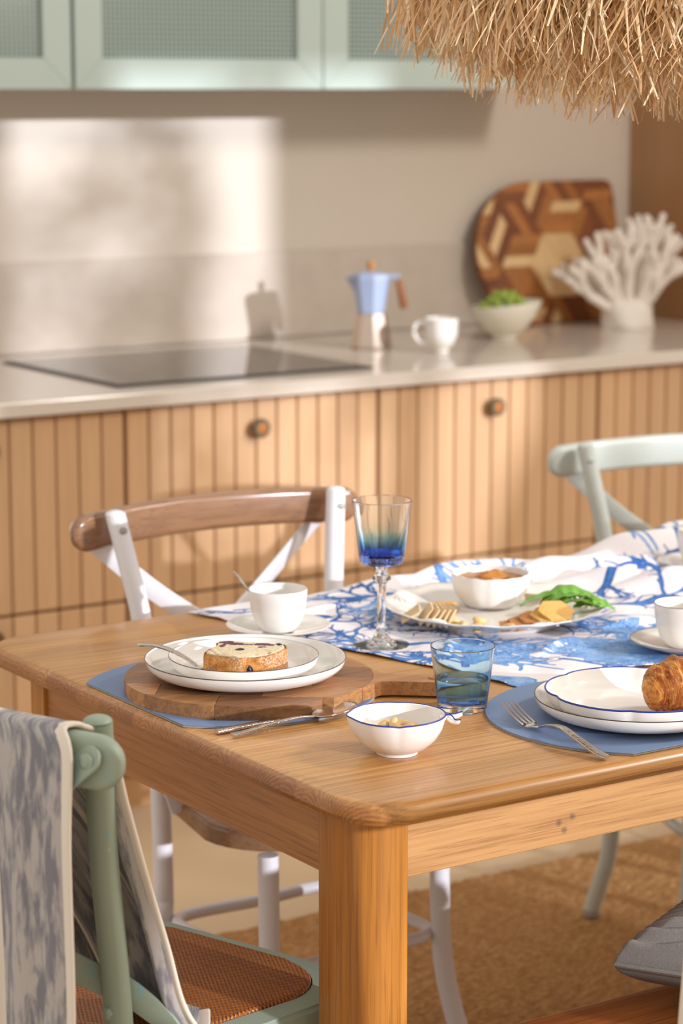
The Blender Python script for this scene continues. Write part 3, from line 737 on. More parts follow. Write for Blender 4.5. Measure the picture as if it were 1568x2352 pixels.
# ------------------------------------------------------------------ chairs (local: faces -Y, origin on the floor)
def chair(name, label, group, frame, railmat, seatmat, framemat, boltmat, sz=.475, fy=.24, fx=.21, fr=.085):
    ch = thing(name, (0, 0, 0), label, 'chair', group)
    z0 = .0168
    for s in (-1, 1):
        b = B(); b.tube(cr([(s*.20, .232, .889), (s*.187, .216, .81), (s*.174, .198, .72), (s*.167, .176, .58), (s*.165, .165, .44), (s*.165, .160, .26), (s*.170, .166, .14), (s*.188, .196, z0+.012)], 5), .0155, 14)
        b.sphere((s*.20, .232, .889), .0153, 14, 8, (1, 1, .45)); lg = b.out('back_post', frame, ch)
        b = B(); b.lathe([(0, z0), (.015, z0), (.0165, z0+.012), (0, z0+.012)], (s*.188, .196, 0), 12); b.out('foot_cap', MAT['foot'], lg)
        b = B(); b.tube(cr([(s*.152, -.125, .440), (s*.152, -.128, .30), (s*.157, -.135, .20), (s*.175, -.155, .10), (s*.205, -.18, z0+.012)], 6), .0155, 14); lg = b.out('leg', frame, ch)
        b = B(); b.lathe([(0, z0), (.015, z0), (.0165, z0+.012), (0, z0+.012)], (s*.205, -.18, 0), 12); b.out('foot_cap', MAT['foot'], lg)
        b = B(); Mx = Matrix.Translation((s*.197, .2145, .866)) @ Matrix.Rotation(R(90), 4, 'X'); b.lathe([(0, 0), (.0065, 0), (.0065, .003), (.004, .005), (0, .005)], seg=12, M=Mx); b.out('bolt', boltmat, ch)
    # crest rail, bowed backwards behind the posts
    pts = []; sc = []
    RL = .260
    ts_ = [-1+.0016, -1+.006, -1+.014, -1+.026, -1+.042, -1+.06, -1+.08, -1+.10]+[-.85+1.7*k/16 for k in range(17)]; ts_ += [-q for q in ts_[7::-1]]
    for t in ts_:
        x = RL*t; y = .258+.036*(1-t*t); z = .857+.008*(1-t*t)
        pts.append((x, y, z)); e = min(1, (1-abs(t))/.11); g = math.sqrt(max(0, 1-(1-e)**2)); sc.append((max(.3, g**.7), max(.12, g)))
    b = B(); b.sweep(pts, rrect(.024, .058, .0105, 5), scale=sc); b.out('crest_rail', railmat, ch)
    # crossed braces, flat strips
    for s in (-1, 1):
        yo = .004*s
        p = cr([(s*.246, .2795, .874), (s*.224, .2865, .856), (s*.18, .292, .815), (s*.10, .283+yo, .745), (0, .262+yo, .676), (-s*.09, .228+yo, .628), (-s*.14, .186, .588), (-s*.168, .156, .565), (-s*.186, .115, .520), (-s*.184, .090, .485), (-s*.178, .078, .458)], 5)
        nps = len(p); bs = [(min(1, math.sqrt(max(.04, 1-(1-min(1, i/3.5))**2))), 1) for i in range(nps)]
        b = B(); b.sweep(p, rrect(.031, .0045, .0018, 2), up=(0, 1, 0.5), scale=bs); br = b.out('cross_brace', frame, ch)
        Mx = Matrix.Translation((s*.236, .2875, .864)) @ Matrix.Rotation(R(-90), 4, 'X'); b = B(); b.lathe([(0, 0), (.0095, 0), (.0095, .0015), (.005, .003), (.004, .004), (0, .004)], seg=14, M=Mx); b.out('brace_bolt', boltmat, br)
        Mx = Matrix.Translation((-s*.1655, .187, .552)) @ Matrix.Rotation(R(-90), 4, 'X'); b = B(); b.lathe([(0, 0), (.0075, 0), (.0075, .003), (.004, .006), (0, .006)], seg=6, M=Mx); b.out('brace_bolt', boltmat, br)
    # seat: rounded frame and woven or wooden centre
    def so(g):
        o = []
        for cx, cy, r, a0 in ((.175-g, .150-g, .055, 0), (-.175+g, .150-g, .055, 90), (-fx+g, -fy+g, fr, 180), (fx-g, -fy+g, fr, 270)):
            sx = -1 if cx > 0 else 1; sy = -1 if cy > 0 else 1
            for k in range(9): t = R(a0+90*k/8); o.append((cx+sx*r+r*math.cos(t), cy+sy*r+r*math.sin(t)))
        return o
    b = B(); o = so(0); i_ = so(.033); n = len(o)
    vs = [(x, y, sz-.030) for x, y in o]+[(x, y, sz-.004) for x, y in o]+[(x, y, sz) for x, y in i_]+[(x, y, sz-.030) for x, y in i_]
    b.poly(vs, [(k+a_*n, (k+1) % n+a_*n, (k+1) % n+((a_+1) % 4)*n, k+((a_+1) % 4)*n) for k in range(n) for a_ in range(4)])
    ed = [e for e in b.bm.edges if abs(e.verts[0].co.z-sz+.004) < 1e-4 and abs(e.verts[1].co.z-sz+.004) < 1e-4]
    bmesh.ops.bevel(b.bm, geom=ed, offset=.005, segments=3, affect='EDGES')
    b.out('seat_frame', framemat, ch)
    b = B(); b.prism(so(.034), sz-.028, sz+.005, .005, 3); b.out('seat', seatmat, ch)
    # hoop stretcher inside the legs
    hp = cr([(.150, .145, .262), (0, .152, .262), (-.150, .145, .262), (-.146, 0, .262), (-.140, -.116, .262), (0, -.125, .262), (.140, -.116, .262), (.146, 0, .262)], 6, closed=True)
    b = B(); b.tube(hp, .0095, 10, closed=True); b.out('stretcher', frame, ch)
    return ch
cw = chair('cross_back_chair', 'white cross-back chair with brown wooden top rail behind the table', 'cross-back chairs around the table', MAT['white_frame'], MAT['walnut'], MAT['walnut'], MAT['walnut'], MAT['foot'], .475, .150, .20, .12)
cw.location = (1.905, 2.965, 0)
cg = chair('cross_back_chair', 'worn sage green cross-back chair with cane seat, towel over its back', 'cross-back chairs around the table', MAT['green'], MAT['green'], MAT['cane'], MAT['green'], MAT['green'])
cg.location = (1.27, 2.402, 0); cg.rotation_euler = (0, 0, R(109))
c2 = chair('cross_back_chair', 'sage green cross-back chair, paled in its colour as if sunlit, at the far right beyond the tablecloth', 'cross-back chairs around the table', MAT['green_sunlit'], MAT['green_sunlit'], MAT['cane'], MAT['green_sunlit'], MAT['green_sunlit'])
c2.location = (2.876, 3.073, 0); c2.rotation_euler = (0, 0, R(-15))
# seat pad with the coral print on the white chair
me = None
# ------------------------------------------------------------------ coral print
def coral_print(w, h, res, seed, n=26):
    nx, ny = int(w/res), int(h/res); cov = np.zeros((ny, nx), np.float32); ton = np.zeros((ny, nx), np.float32)
    rd = random.Random(seed)
    def cap(x0, y0, x1, y1, r0, r1, tone):
        m = max(r0, r1)+res*2
        i0, i1 = max(0, int((min(x0, x1)-m)/res)), min(nx, int((max(x0, x1)+m)/res)+1)
        j0, j1 = max(0, int((min(y0, y1)-m)/res)), min(ny, int((max(y0, y1)+m)/res)+1)
        if i0 >= i1 or j0 >= j1: return
        X, Y = np.meshgrid((np.arange(i0, i1)+.5)*res, (np.arange(j0, j1)+.5)*res)
        dx, dy = x1-x0, y1-y0; L2 = dx*dx+dy*dy+1e-9; t = np.clip(((X-x0)*dx+(Y-y0)*dy)/L2, 0, 1)
        d = np.hypot(X-(x0+dx*t), Y-(y0+dy*t)); r = r0+(r1-r0)*t
        c = np.clip((r-d)/res*.6+.5, 0, 1)
        edge = np.clip(1-(r-d)/(r*.55+1e-6), 0, 1)
        tt = tone*.55+.45*edge
        k = c > cov[j0:j1, i0:i1]
        ton[j0:j1, i0:i1] = np.where(k, tt, ton[j0:j1, i0:i1]); cov[j0:j1, i0:i1] = np.maximum(cov[j0:j1, i0:i1], c)
    def br(x, y, a_, L, r, dep, tone, curl):
        st = 4
        for k in range(st):
            a_ += curl+rd.gauss(0, .10); x2, y2 = x+math.cos(a_)*L/st, y+math.sin(a_)*L/st
            cap(x, y, x2, y2, r, r*.93, tone); x, y, r = x2, y2, r*.93
            if dep and rd.random() < .4: br(x, y, a_+rd.choice((-1, 1))*rd.uniform(.5, 1.0), L*rd.uniform(.35, .6), r*.75, dep-1, min(1, tone+.1), rd.uniform(-.2, .2))
        if dep:
            for s in (-1, 1): br(x, y, a_+s*rd.uniform(.25, .6), L*rd.uniform(.6, .8), r*.8, dep-1, min(1, max(0, tone+rd.uniform(-.15, .15))), rd.uniform(-.15, .15))
        else: cap(x, y, x+math.cos(a_)*r*.8, y+math.sin(a_)*r*.8, r*1.15, r*1.05, tone)
    for i in range(n):
        x, y = rd.uniform(0, w), rd.uniform(0, h); a_ = rd.uniform(0, 6.28)
        if i % 4 == 0:   # fan coral: many washed strokes
            for k in range(16): br(x+rd.gauss(0, .004), y+rd.gauss(0, .004), a_+(k-7.5)*.13, rd.uniform(.05, .08), .0048, 1, .02+.1*rd.random(), rd.uniform(-.05, .05))
        else: br(x, y, a_, rd.uniform(.055, .095), rd.uniform(.0034, .0082), 3, rd.uniform(.35, .95), rd.uniform(-.12, .12))
    return cov, ton
def set_print(me, cov, ton):
    a_ = me.color_attributes.new('print', 'FLOAT_COLOR', 'POINT')
    d = np.ones((cov.size, 4), np.float32); d[:, 0] = cov.reshape(-1); d[:, 1] = ton.reshape(-1); d[:, 2] = 0
    a_.data.foreach_set('color', d.reshape(-1))
# tablecloth
RES = .0021; CWd, CHt = 1.36, .67
cov, ton = coral_print(CWd, CHt, RES, 4, 108); ny, nx = cov.shape
U, V = np.meshgrid(np.arange(nx)*RES, np.arange(ny)*RES)
def bilerp(A_, B_, C_, D_, u, v): return A_*(1-u)*(1-v)+B_*u*(1-v)+C_*u*v+D_*(1-u)*v
u, v = U/CWd, V/CHt
# corners: near-left, near-right, far-right, far-left
PX = bilerp(1.872, 3.16, 3.16, 1.735, u, v); PY = bilerp(2.402, 2.42, 3.04, 3.040, u, v)
PX = PX+.006*np.sin(v*9)*(1-u); PY = PY+.004*np.sin(u*14)
def smin(x, lo, hi): t = np.clip((x-lo)/(hi-lo), 0, 1); return t*t*(3-2*t)
H = np.zeros_like(PX)
def ridge(x0, y0, x1, y1, wd, h, fade=.12):
    global H
    dx, dy = x1-x0, y1-y0; L = math.hypot(dx, dy); t = ((PX-x0)*dx+(PY-y0)*dy)/L; d = ((PX-x0)*dy-(PY-y0)*dx)/L
    d = d+.02*np.sin(t*17+x0*9)
    m = smin(t, -fade, fade*.4)*(1-smin(t, L-fade*.4, L+fade)); H = np.maximum(H, h*m*np.exp(-(d/wd)**2))
for (x0, y0, x1, y1, wd, h, fd_) in ((2.16, 3.025, 2.75, 2.93, .026, .022, .08), (2.32, 2.95, 2.85, 2.80, .024, .030, .08), (2.50, 2.99, 3.12, 2.90, .030, .050, .10), (2.36, 2.86, 2.72, 2.62, .020, .026, .07), (2.42, 2.78, 2.95, 2.60, .026, .034, .08), (2.62, 3.03, 3.12, 3.01, .024, .045, .1),
        (2.46, 2.62, 2.70, 2.46, .018, .022, .06), (2.33, 2.70, 2.50, 2.56, .014, .016, .05), (2.02, 3.03, 2.30, 2.99, .018, .013, .08), (2.7, 2.85, 3.12, 2.74, .024, .046, .08), (1.78, 2.97, 2.05, 2.90, .010, .007, .05), (1.88, 2.62, 1.96, 2.70, .008, .005, .05), (2.02, 2.56, 2.26, 2.62, .009, .007, .05)):
    ridge(x0, y0, x1, y1, wd, h, fd_)
H += .0022*(np.sin(PX*31+PY*19)+1)*.6+.0018*(np.sin(PX*57-PY*43)+1)*.5
def flat(cx, cy, r, s=.03):
    global H
    d = np.hypot(PX-cx, PY-cy); H = H*smin(d, r, r+s)
flat(2.084, 2.746, .14, .05); flat(1.857, 2.705, .040, .02); flat(1.769, 2.835, .060, .03); flat(2.184, 2.447, .065, .03); flat(2.58, 2.85, .055, .04); flat(1.905, 2.213, .215, .02)
PZ = ZT+.0018+H
me = grid_mesh('tablecloth', np.stack([PX, PY, PZ], -1)); set_print(me, cov, ton)
tcl = link(me, 'tablecloth', MAT['cloth'], None, (0, 0, 0), 60, label='white cloth with blue coral print rumpled across the far side of the table', cat='tablecloth')
tcl.modifiers.new('solid', 'SOLIDIFY').thickness = .0008; tcl.modifiers['solid'].offset = 0
# print cushion on the white chair
RES = .003; cov, ton = coral_print(.36, .36, RES, 9, 7); ny, nx = cov.shape
U, V = np.meshgrid(np.linspace(-1, 1, nx), np.linspace(-1, 1, ny))
k = 1-.12*(U**2*V**2); gxx = U*.15*k*(1-.06*V); gyy = V*.15*k
hz = .026*np.sqrt(np.clip(1-np.maximum(abs(U), abs(V))**3, 0, 1))
top = np.stack([gxx+1.905, gyy+2.95, 0.4815+.014+hz], -1)
bot = np.stack([gxx+1.905, gyy+2.95, 0.4815+.0138-hz*.53], -1)
me = grid_mesh('seat_cushion', top-np.array([1.905, 2.95, 0.4815])); set_print(me, cov, ton)
cu = link(me, 'cover_top', MAT['cloth'], None, (0, 0, 0), 60)
ro = thing('seat_cushion', (1.905, 2.95, 0.4815), 'blue and white coral print cushion on the white chair seat', 'cushion'); cu.parent = ro
me = grid_mesh('seat_cushion', (bot-np.array([1.905, 2.95, 0.4815]))[:, ::-1]); set_print(me, cov[:, ::-1], ton[:, ::-1]); cu = link(me, 'cover_bottom', MAT['cloth'], None, (0, 0, 0), 60); cu.parent = ro

# ------------------------------------------------------------------ towel over the green chair back
Mc = Matrix.Translation(cg.location) @ Matrix.Rotation(R(109), 4, 'Z')
def railp(x): t = x/.260; return .258+.036*(1-t*t), .857+.008*(1-t*t)
def towel():
    nu, nv = 110, 280; XA, XB = -.200, .215
    P = np.zeros((nv, nu, 3)); UV = np.zeros((nv, nu, 2))
    for i in range(nu):
        u = i/(nu-1); x = lerp(XA, XB, u); yr, zr = railp(x)
        fo = .004*math.sin(u*22)+.003*math.sin(u*47+1)
        xo = lambda k: x-.010*(1-u)*min(1, k)-.019*(1-u)
        fd = lambda k, a_: k*a_*(math.sin(u*20+.4)+.35*math.sin(u*43))
        xin = lambda k: -.2+(x+.2)*(1-k)+(u*.12)*k
        nb_ = max(0, 1-u/.06)       # the near edge folds round the inside of the post
        keys = [(xo(3), yr+.038+fo*2.2, .30), (xo(2), yr+.036+fo*2, .45), (xo(1.1), yr+.034+fo*1.6, .62), (xo(.4), yr+.031+fo, .78), (xo(0), yr+.0245, zr+.008), (x, yr+.014, zr+.031), (x, yr, zr+.0345), (x, yr-.014, zr+.030),
                (xin(.10), yr-.024-nb_*.030, zr+.004), (xin(.35), .205+fd(.4, .008)-nb_*.012, .79), (xin(.65), .160+fd(.8, .013), .70), (xin(.85), .128+fd(1, .017), .62), (xin(.95), .104+fd(1, .019), .55), (xin(1.0)+.01, .070+fd(.8, .016), .505), (xin(1.0)+.035, .030+.3*fd(1, .016), .486+.004*abs(math.sin(u*9))), (xin(1.0)+.07, -.010, .4845)]
        c = cr(keys, 18); L = [0]
        for a_, b_ in zip(c[:-1], c[1:]): L.append(L[-1]+(b_-a_).length)
        tt = np.linspace(0, L[-1], nv); arr = np.array([list(q) for q in c])
        for k in range(3): P[:, i, k] = np.interp(tt, L, arr[:, k])
        UV[:, i, 0] = (XB-XA)*u; UV[:, i, 1] = tt
    M3 = np.array(Mc.to_3x3()); P = P @ M3.T+np.array(Mc.translation)
    return P, UV
P, UV = towel(); base = np.array([1.12, 2.30, .86])
me = grid_mesh('towel', P-base, UV)
tw = thing('towel', tuple(base), 'cream towel with smudged blue ikat weave hanging over the green chair back', 'towel')
t1 = link(me, 'woven_cloth', MAT['towel'], None, (0, 0, 0), 60); t1.parent = tw
sm = t1.modifiers.new('solid', 'SOLIDIFY'); sm.thickness = .0022; sm.offset = 0
b = B(); b.sweep([tuple(p) for p in P[::2, 0]], rrect(.0055, .014, .0025, 3), up=(.3, -.9, .1)); b.out('hem', MAT['hem'], tw)

# ------------------------------------------------------------------ bench, cushion and the blurred chair post at the right
bn = thing('bench', (2.3, 1.92, .0), 'polished brown wooden bench at the near side of the table', 'bench')
for k in range(3):
    b = B(); y0 = 1.707+k*.137; b.box(1.54, 3.0, y0+.0004, y0+.1366, .425, .452, .003, 2); b.out('seat_plank', MAT['bench'], bn, smooth=40)
b = B(); b.box(1.60, 2.96, 1.77, 1.79, .36, .4245, .001); b.out('apron', MAT['bench'], bn, smooth=0)
b = B(); b.box(1.60, 2.96, 2.06, 2.08, .36, .4245, .001); b.out('apron', MAT['bench'], bn, smooth=0)
for x in (1.568, 2.95):
    b = B(); b.tube(cr([(x, 1.735, .4525), (x, 1.725, .62), (x, 1.70, .88)], 6), .0165, 14); b.sphere((x, 1.70, .88), .0163, 14, 8, (1, 1, .5)); b.out('back_post', MAT['cream_bowl'], bn)
b = B(); b.sweep([(1.583, 1.703, .83), (2.2, 1.68, .83), (2.94, 1.703, .83)], rrect(.02, .06, .008, 3)); b.out('back_rail', MAT['cream_bowl'], bn)
for x in (1.62, 2.88):
    for y in (1.765, 2.035): b = B(); b.box(x, x+.05, y, y+.05, .0165, .36, .003); b.out('leg', MAT['bench'], bn, smooth=0)
def cushion():
    nx, ny = 200, 260; U, V = np.meshgrid(np.linspace(-1, 1, nx), np.linspace(-1, 1, ny))
    hw, hh = .212, .212
    edge = np.clip(1-np.maximum(abs(U), abs(V))**2.6, 0, 1); pin = 1-.09*(1-U**2)*V**2*0-.05*np.cos(U*PI/2)*V**2-.05*np.cos(V*PI/2)*U**2
    X = U*hw*pin; Y = V*hh*pin
    Z = .062*edge**.55
    ph = U*10+.26*np.sin(V*11+U*1.5)
    saw = (ph % 1.0); rid = np.where(saw < .62, (saw/.62)**1.6, np.clip((1-saw)/.38, 0, 1)**.6)
    Zt = Z+.0075*rid*np.clip(edge*6, 0, 1)
    return X, Y, Z, Zt
X, Y, Z, Zt = cushion()
rot = Matrix.Translation((2.055, 1.998, .508)) @ Matrix.Rotation(R(28), 4, 'Z')
M3 = np.array(rot.to_3x3())
gc = thing('ribbed_cushion', (2.055, 2.003, .4525), 'grey cushion with wavy ridges lying on the bench', 'cushion')
for nm, zz, fl_ in (('top_cover', Zt, False), ('bottom_cover', -Z*.85, True)):
    Pq = np.stack([X, Y, zz], -1) @ M3.T+np.array([0, 0, .508-.4525])
    me = grid_mesh(nm, Pq[:, ::-1] if fl_ else Pq); o = link(me, nm, MAT['knit'], None, (0, 0, 0), 60); o.parent = gc
b = B(); ring = []
for k in range(120):
    t = k/120*4; s_ = int(t); f = (t-s_)*2-1
    uu, vv = ((f, -1), (1, f), (-f, 1), (-1, -f))[s_]; pin = 1-.05*math.cos(uu*PI/2)*vv*vv-.05*math.cos(vv*PI/2)*uu*uu
    ring.append(tuple(rot @ Vector((uu*.212*pin, vv*.212*pin, 0))))
b.tube(ring, .003, 6, closed=True); b.out('seam', MAT['knit'], gc)

# ------------------------------------------------------------------ crockery
PLATE = [(0, .002), (.080, .002), (.083, 0), (.092, 0), (.100, .003), (.118, .009), (.1265, .017), (.1292, .0255), (.1288, .0268), (.1272, .0262), (.1235, .017), (.114, .0095), (.098, .0065), (0, .006)]
def plate(name, c, sc, zs, label, group, rim='rimline', rf=None, seg=96, lw=.0007, mat='china'):
    t = thing(name, c, label, 'plate', group)
    b = B(); b.lathe([(r*sc, z*zs) for r, z in PLATE], c, seg, rf); b.out('dish', MAT[mat], t)
    b = B(); R_ = .1290*sc; pts = []
    for k in range(seg):
        a_ = 2*PI*k/seg; rr_, zz_ = (R_, .0264*zs) if rf is None else rf(R_, .0264*zs, a_, 8)
        pts.append((c[0]+rr_*math.cos(a_), c[1]+rr_*math.sin(a_), c[2]+zz_))
    b.tube(pts, lw, 6, closed=True); b.out('rim_line', MAT[rim], t)
    return t
# left place setting
def roundmat(c, r, cut, axis, label):
    o = []; h = math.sqrt(r*r-cut*cut); a0 = math.atan2(h, cut)
    n = 72
    for k in range(n+1):
        a_ = a0+(2*PI-2*a0)*k/n; p = (r*math.cos(a_), r*math.sin(a_))
        o.append(p)
    rotm = {'x-': lambda p: (-p[0], -p[1]), 'y-': lambda p: (p[1], -p[0])}[axis]
    o = [(c[0]+rotm(p)[0], c[1]+rotm(p)[1]) for p in o]
    z = ZT+.0003 if axis == 'x-' else ZT+.0003
    t = thing('placemat', (c[0], c[1], z), label, 'placemat', 'round blue placemats')
    b = B(); b.prism(o, z, z+.0018, 0); b.out('backing', MAT['mat_edge'], t, smooth=0)
    b = B(); b.prism(o, z+.0019, z+.0030, .0004, 1); b.out('top_layer', MAT['mat'], t, smooth=0)
roundmat((1.556, 2.61), .191, .143, 'x-', 'round blue leather placemat with one straight side, under the wooden board')
roundmat((1.915, 2.224), .191, .141, 'y-', 'round blue leather placemat with one straight side, under the croissant plates')
# wooden board with handle: staves
BC = (1.573, 2.593); zb0, zb1 = .7634, .7815
wb = thing('paddle_board', (BC[0], BC[1], zb0), 'round acacia board with a handle under the cake plates', 'cutting board')
disc = [(BC[0]+.160*math.cos(R(a_)), BC[1]+.160*math.sin(R(a_))) for a_ in range(0, 360, 4)]
hdv = Vector((.834, -.552)).normalized(); hdv = Vector((math.cos(R(-38)), math.sin(R(-38)))); hpv = Vector((-hdv.y, hdv.x))
nS = 6; sw = .322/nS; ri = random.Random(2)
segs = []
for k in range(nS):
    lo = -.161+k*sw; hi = lo+sw
    brk = [-.2]+sorted([ri.uniform(-.11, -.02), ri.uniform(.02, .11)])+[.2]
    for x0, x1 in zip(brk[:-1], brk[1:]):
        q = [(x0+.00015, lo+.00015), (x1-.00015, lo+.00015), (x1-.00015, hi-.00015), (x0+.00015, hi-.00015)]
        q = [(BC[0]+hdv.x*a_+hpv.x*b_, BC[1]+hdv.y*a_+hpv.y*b_) for a_, b_ in q]
        pc = clip(q, disc)
        if pc and area2(pc) > 1e-4: b = B(); b.prism(pc, zb0, zb1, .0007, 1); b.out('stave', MAT['acacia'], wb, smooth=30)
ho = [];
base_w = .028
hl = [(.150, .055), (.160, .040), (.172, .022), (.19, .0185), (.245, .0205), (.258, .018), (.264, .009)]
side = [(a_, w) for a_, w in hl]; side[0] = (.1604*math.cos(R(20)), .1604*math.sin(R(20)))
oo = [(a_, -w) for a_, w in side]+[(a_, w) for a_, w in side[::-1]]
oo = [(max(a_, math.sqrt(max(0, .1604**2-w*w))), w) for a_, w in oo]+[(.1604*math.cos(R(q)), .1604*math.sin(R(q))) for q in range(16, -17, -4)]
oo = [(BC[0]+hdv.x*a_+hpv.x*w, BC[1]+hdv.y*a_+hpv.y*w) for a_, w in oo]
bm_ = B(); bm_.prism(oo, zb0+.0001, zb1-.0001, 0); hnd = bm_.out('handle', MAT['acacia'], wb, smooth=40)
hc = Vector((BC[0]+hdv.x*.238, BC[1]+hdv.y*.238, 0))
b = B(); b.tube([(hc.x+.0055*math.cos(R(a_)), hc.y+.0055*math.sin(R(a_)), zb1+.0002) for a_ in range(0, 360, 20)], .0012, 6, closed=True); b.lathe([(0, zb1+.0003), (.0055, zb1+.0003), (.0055, zb1+.0006), (0, zb1+.0006)], (hc.x, hc.y, 0), 16)
b.out('hanging_hole', MAT['acacia_y'], hnd, label='dark hole near the handle end')
plate('dinner_plate', (1.567, 2.591, .7818), 1.0, .95, 'large white plate with thin dark rim on the wooden board', 'stacked white plates')
plate('side_plate', (1.560, 2.584, .7878), .742, .93, 'small white plate holding the cake slice, on the large plate', 'stacked white plates', lw=.0006)
# cake slice
zc0, zc1 = .7937, .8245
ck = thing('cake_slice', (1.55, 2.565, zc0), 'slice of blueberry loaf cake with sugared crust on the small plate', 'cake')
co_ = [(1.498, 2.573), (1.509, 2.550), (1.522, 2.530), (1.540, 2.525), (1.559, 2.524), (1.580, 2.534), (1.599, 2.547), (1.604, 2.560), (1.590, 2.578), (1.572, 2.598), (1.553, 2.620), (1.541, 2.616), (1.532, 2.600), (1.514, 2.589)]
co_ = [(lerp(co_[i-1][0], co_[i][0], q/4), lerp(co_[i-1][1], co_[i][1], q/4)) for i in range(len(co_)) for q in range(4)]
b = B(); b.prism(co_, zc0, zc1, .002, 2); bmesh.ops.triangulate(b.bm, faces=[f for f in b.bm.faces if len(f.verts) > 8])
bmesh.ops.subdivide_edges(b.bm, edges=[e for e in b.bm.edges if e.calc_length() > .006], cuts=3, use_grid_fill=True); jitter(b.bm, .0016, 180)
b.out('crumb', MAT['crumb'], ck)
b = B(); n = len(co_); cxm = sum(p[0] for p in co_)/n; cym = sum(p[1] for p in co_)/n
rows = 7; vv = []
for j in range(rows):
    z = lerp(zc0+.0004, zc1-.0012, j/(rows-1)); bul = .0016+.0006*math.sin(j/(rows-1)*PI)
    vv.append([b.bm.verts.new((cxm+(x-cxm)*(1+bul/.04), cym+(y-cym)*(1+bul/.04), z)) for x, y in co_])
for j in range(rows-1):
    for i in range(n): b.bm.faces.new((vv[j][i], vv[j][(i+1) % n], vv[j+1][(i+1) % n], vv[j+1][i]))
jitter(b.bm, .0013, 260, 5); cr_ = b.out('crust', MAT['crust'], ck); m_ = cr_.modifiers.new('solid', 'SOLIDIFY'); m_.thickness = .0012; m_.offset = 1
for (x, y, sx, sy, a_, mt) in ((1.553, 2.598, .020, .0065, -40, 'berry'), (1.584, 2.571, .016, .007, -48, 'berry'), (1.570, 2.577, .008, .005, -30, 'berry'), (1.544, 2.566, .007, .005, 0, 'berry_dark'), (1.562, 2.585, .013, .005, -44, 'berry'), (1.573, 2.560, .006, .003, -20, 'berry'), (1.537, 2.596, .008, .004, 40, 'berry'), (1.550, 2.610, .010, .003, -20, 'berry'), (1.599, 2.562, .006, .005, 30, 'berry_dark')):
    b = B(); b.sphere((x, y, zc1-.0004), 1, 14, 8, (sx, sy, .0014), Matrix.Rotation(R(a_), 4, 'Z')); jitter(b.bm, .0010, 320); b.out('berry', MAT[mt], ck)
b = B(); b.sphere((1.5335, 2.5280, .806), .0066, 14, 10, (1, 1, 1.6)); jitter(b.bm, .0012, 300); b.out('berry', MAT['berry_dark'], ck)

# cutlery --------------------------------------------------------------
def strip(pts, ws, th, mat, name, parent, up=(0, 0, 1), dish=None):
    n = len(pts); b = B(); b.sweep(pts, rrect(1, 1, .28, 3), up=up, scale=[(w, th if not isinstance(th, list) else th[i]) for i, w in enumerate(ws)]); return b.out(name, MAT[mat], parent)
def fork(name, path, label, group, spread=.022):
    """path: handle end ... neck, root of tines, tips (world)"""
    P = [Vector(p) for p in path]; t = thing(name, tuple(P[0]), label, 'fork', group)
    hd_ = cr(P[:-3], 6); n = len(hd_); ws = [lerp(.0165, .0062, (i/(n-1))**.8) if i/(n-1) < .93 else .0062 for i in range(n)]; ws[0] *= .6; ws[1] *= .88
    strip(hd_, ws, [lerp(.0034, .0026, i/(n-1)) for i in range(n)], 'hammered', 'handle', t)
    neck, root, mid, tip = P[-4], P[-3], P[-2], P[-1]
    sh = cr([neck, lerp(neck, root, .5), root, lerp(root, mid, .35)], 4); m = len(sh)
    strip(sh, [lerp(.006, spread, (i/(m-1))**.9) for i in range(m)], .0020, 'steel', 'head', t)
    ax = (tip-root).normalized(); sd_ = ax.cross(Vector((0, 0, 1))).normalized()
    for k in range(4):
        off = (k-1.5)*spread*.28
        pts = cr([lerp(root, mid, .25)+sd_*off, mid+sd_*off, tip+sd_*off*1.02], 5); q = len(pts)
        strip(pts, [lerp(.0033, .0014, i/(q-1)) for i in range(q)], [lerp(.0022, .0012, i/(q-1)) for i in range(q)], 'steel', 'tine', t)
fork('cake_fork', [(1.437, 2.640, .8300), (1.455, 2.6285, .8290), (1.470, 2.612, .8235), (1.482, 2.596, .8150), (1.490, 2.582, .8062), (1.498, 2.568, .7985), (1.509, 2.545, .7958), (1.524, 2.519, .7990)], 'steel fork with patterned handle resting on the cake plate', 'forks on the table')
fork('dinner_fork', [(1.7475, 2.085, .7645), (1.745, 2.105, .7685), (1.7435, 2.135, .7770), (1.745, 2.165, .7825), (1.749, 2.195, .7780), (1.752, 2.215, .7705), (1.755, 2.235, .7668), (1.7565, 2.258, .7730), (1.759, 2.290, .7850)], 'steel fork with hammered handle on the right blue placemat', 'forks on the table')
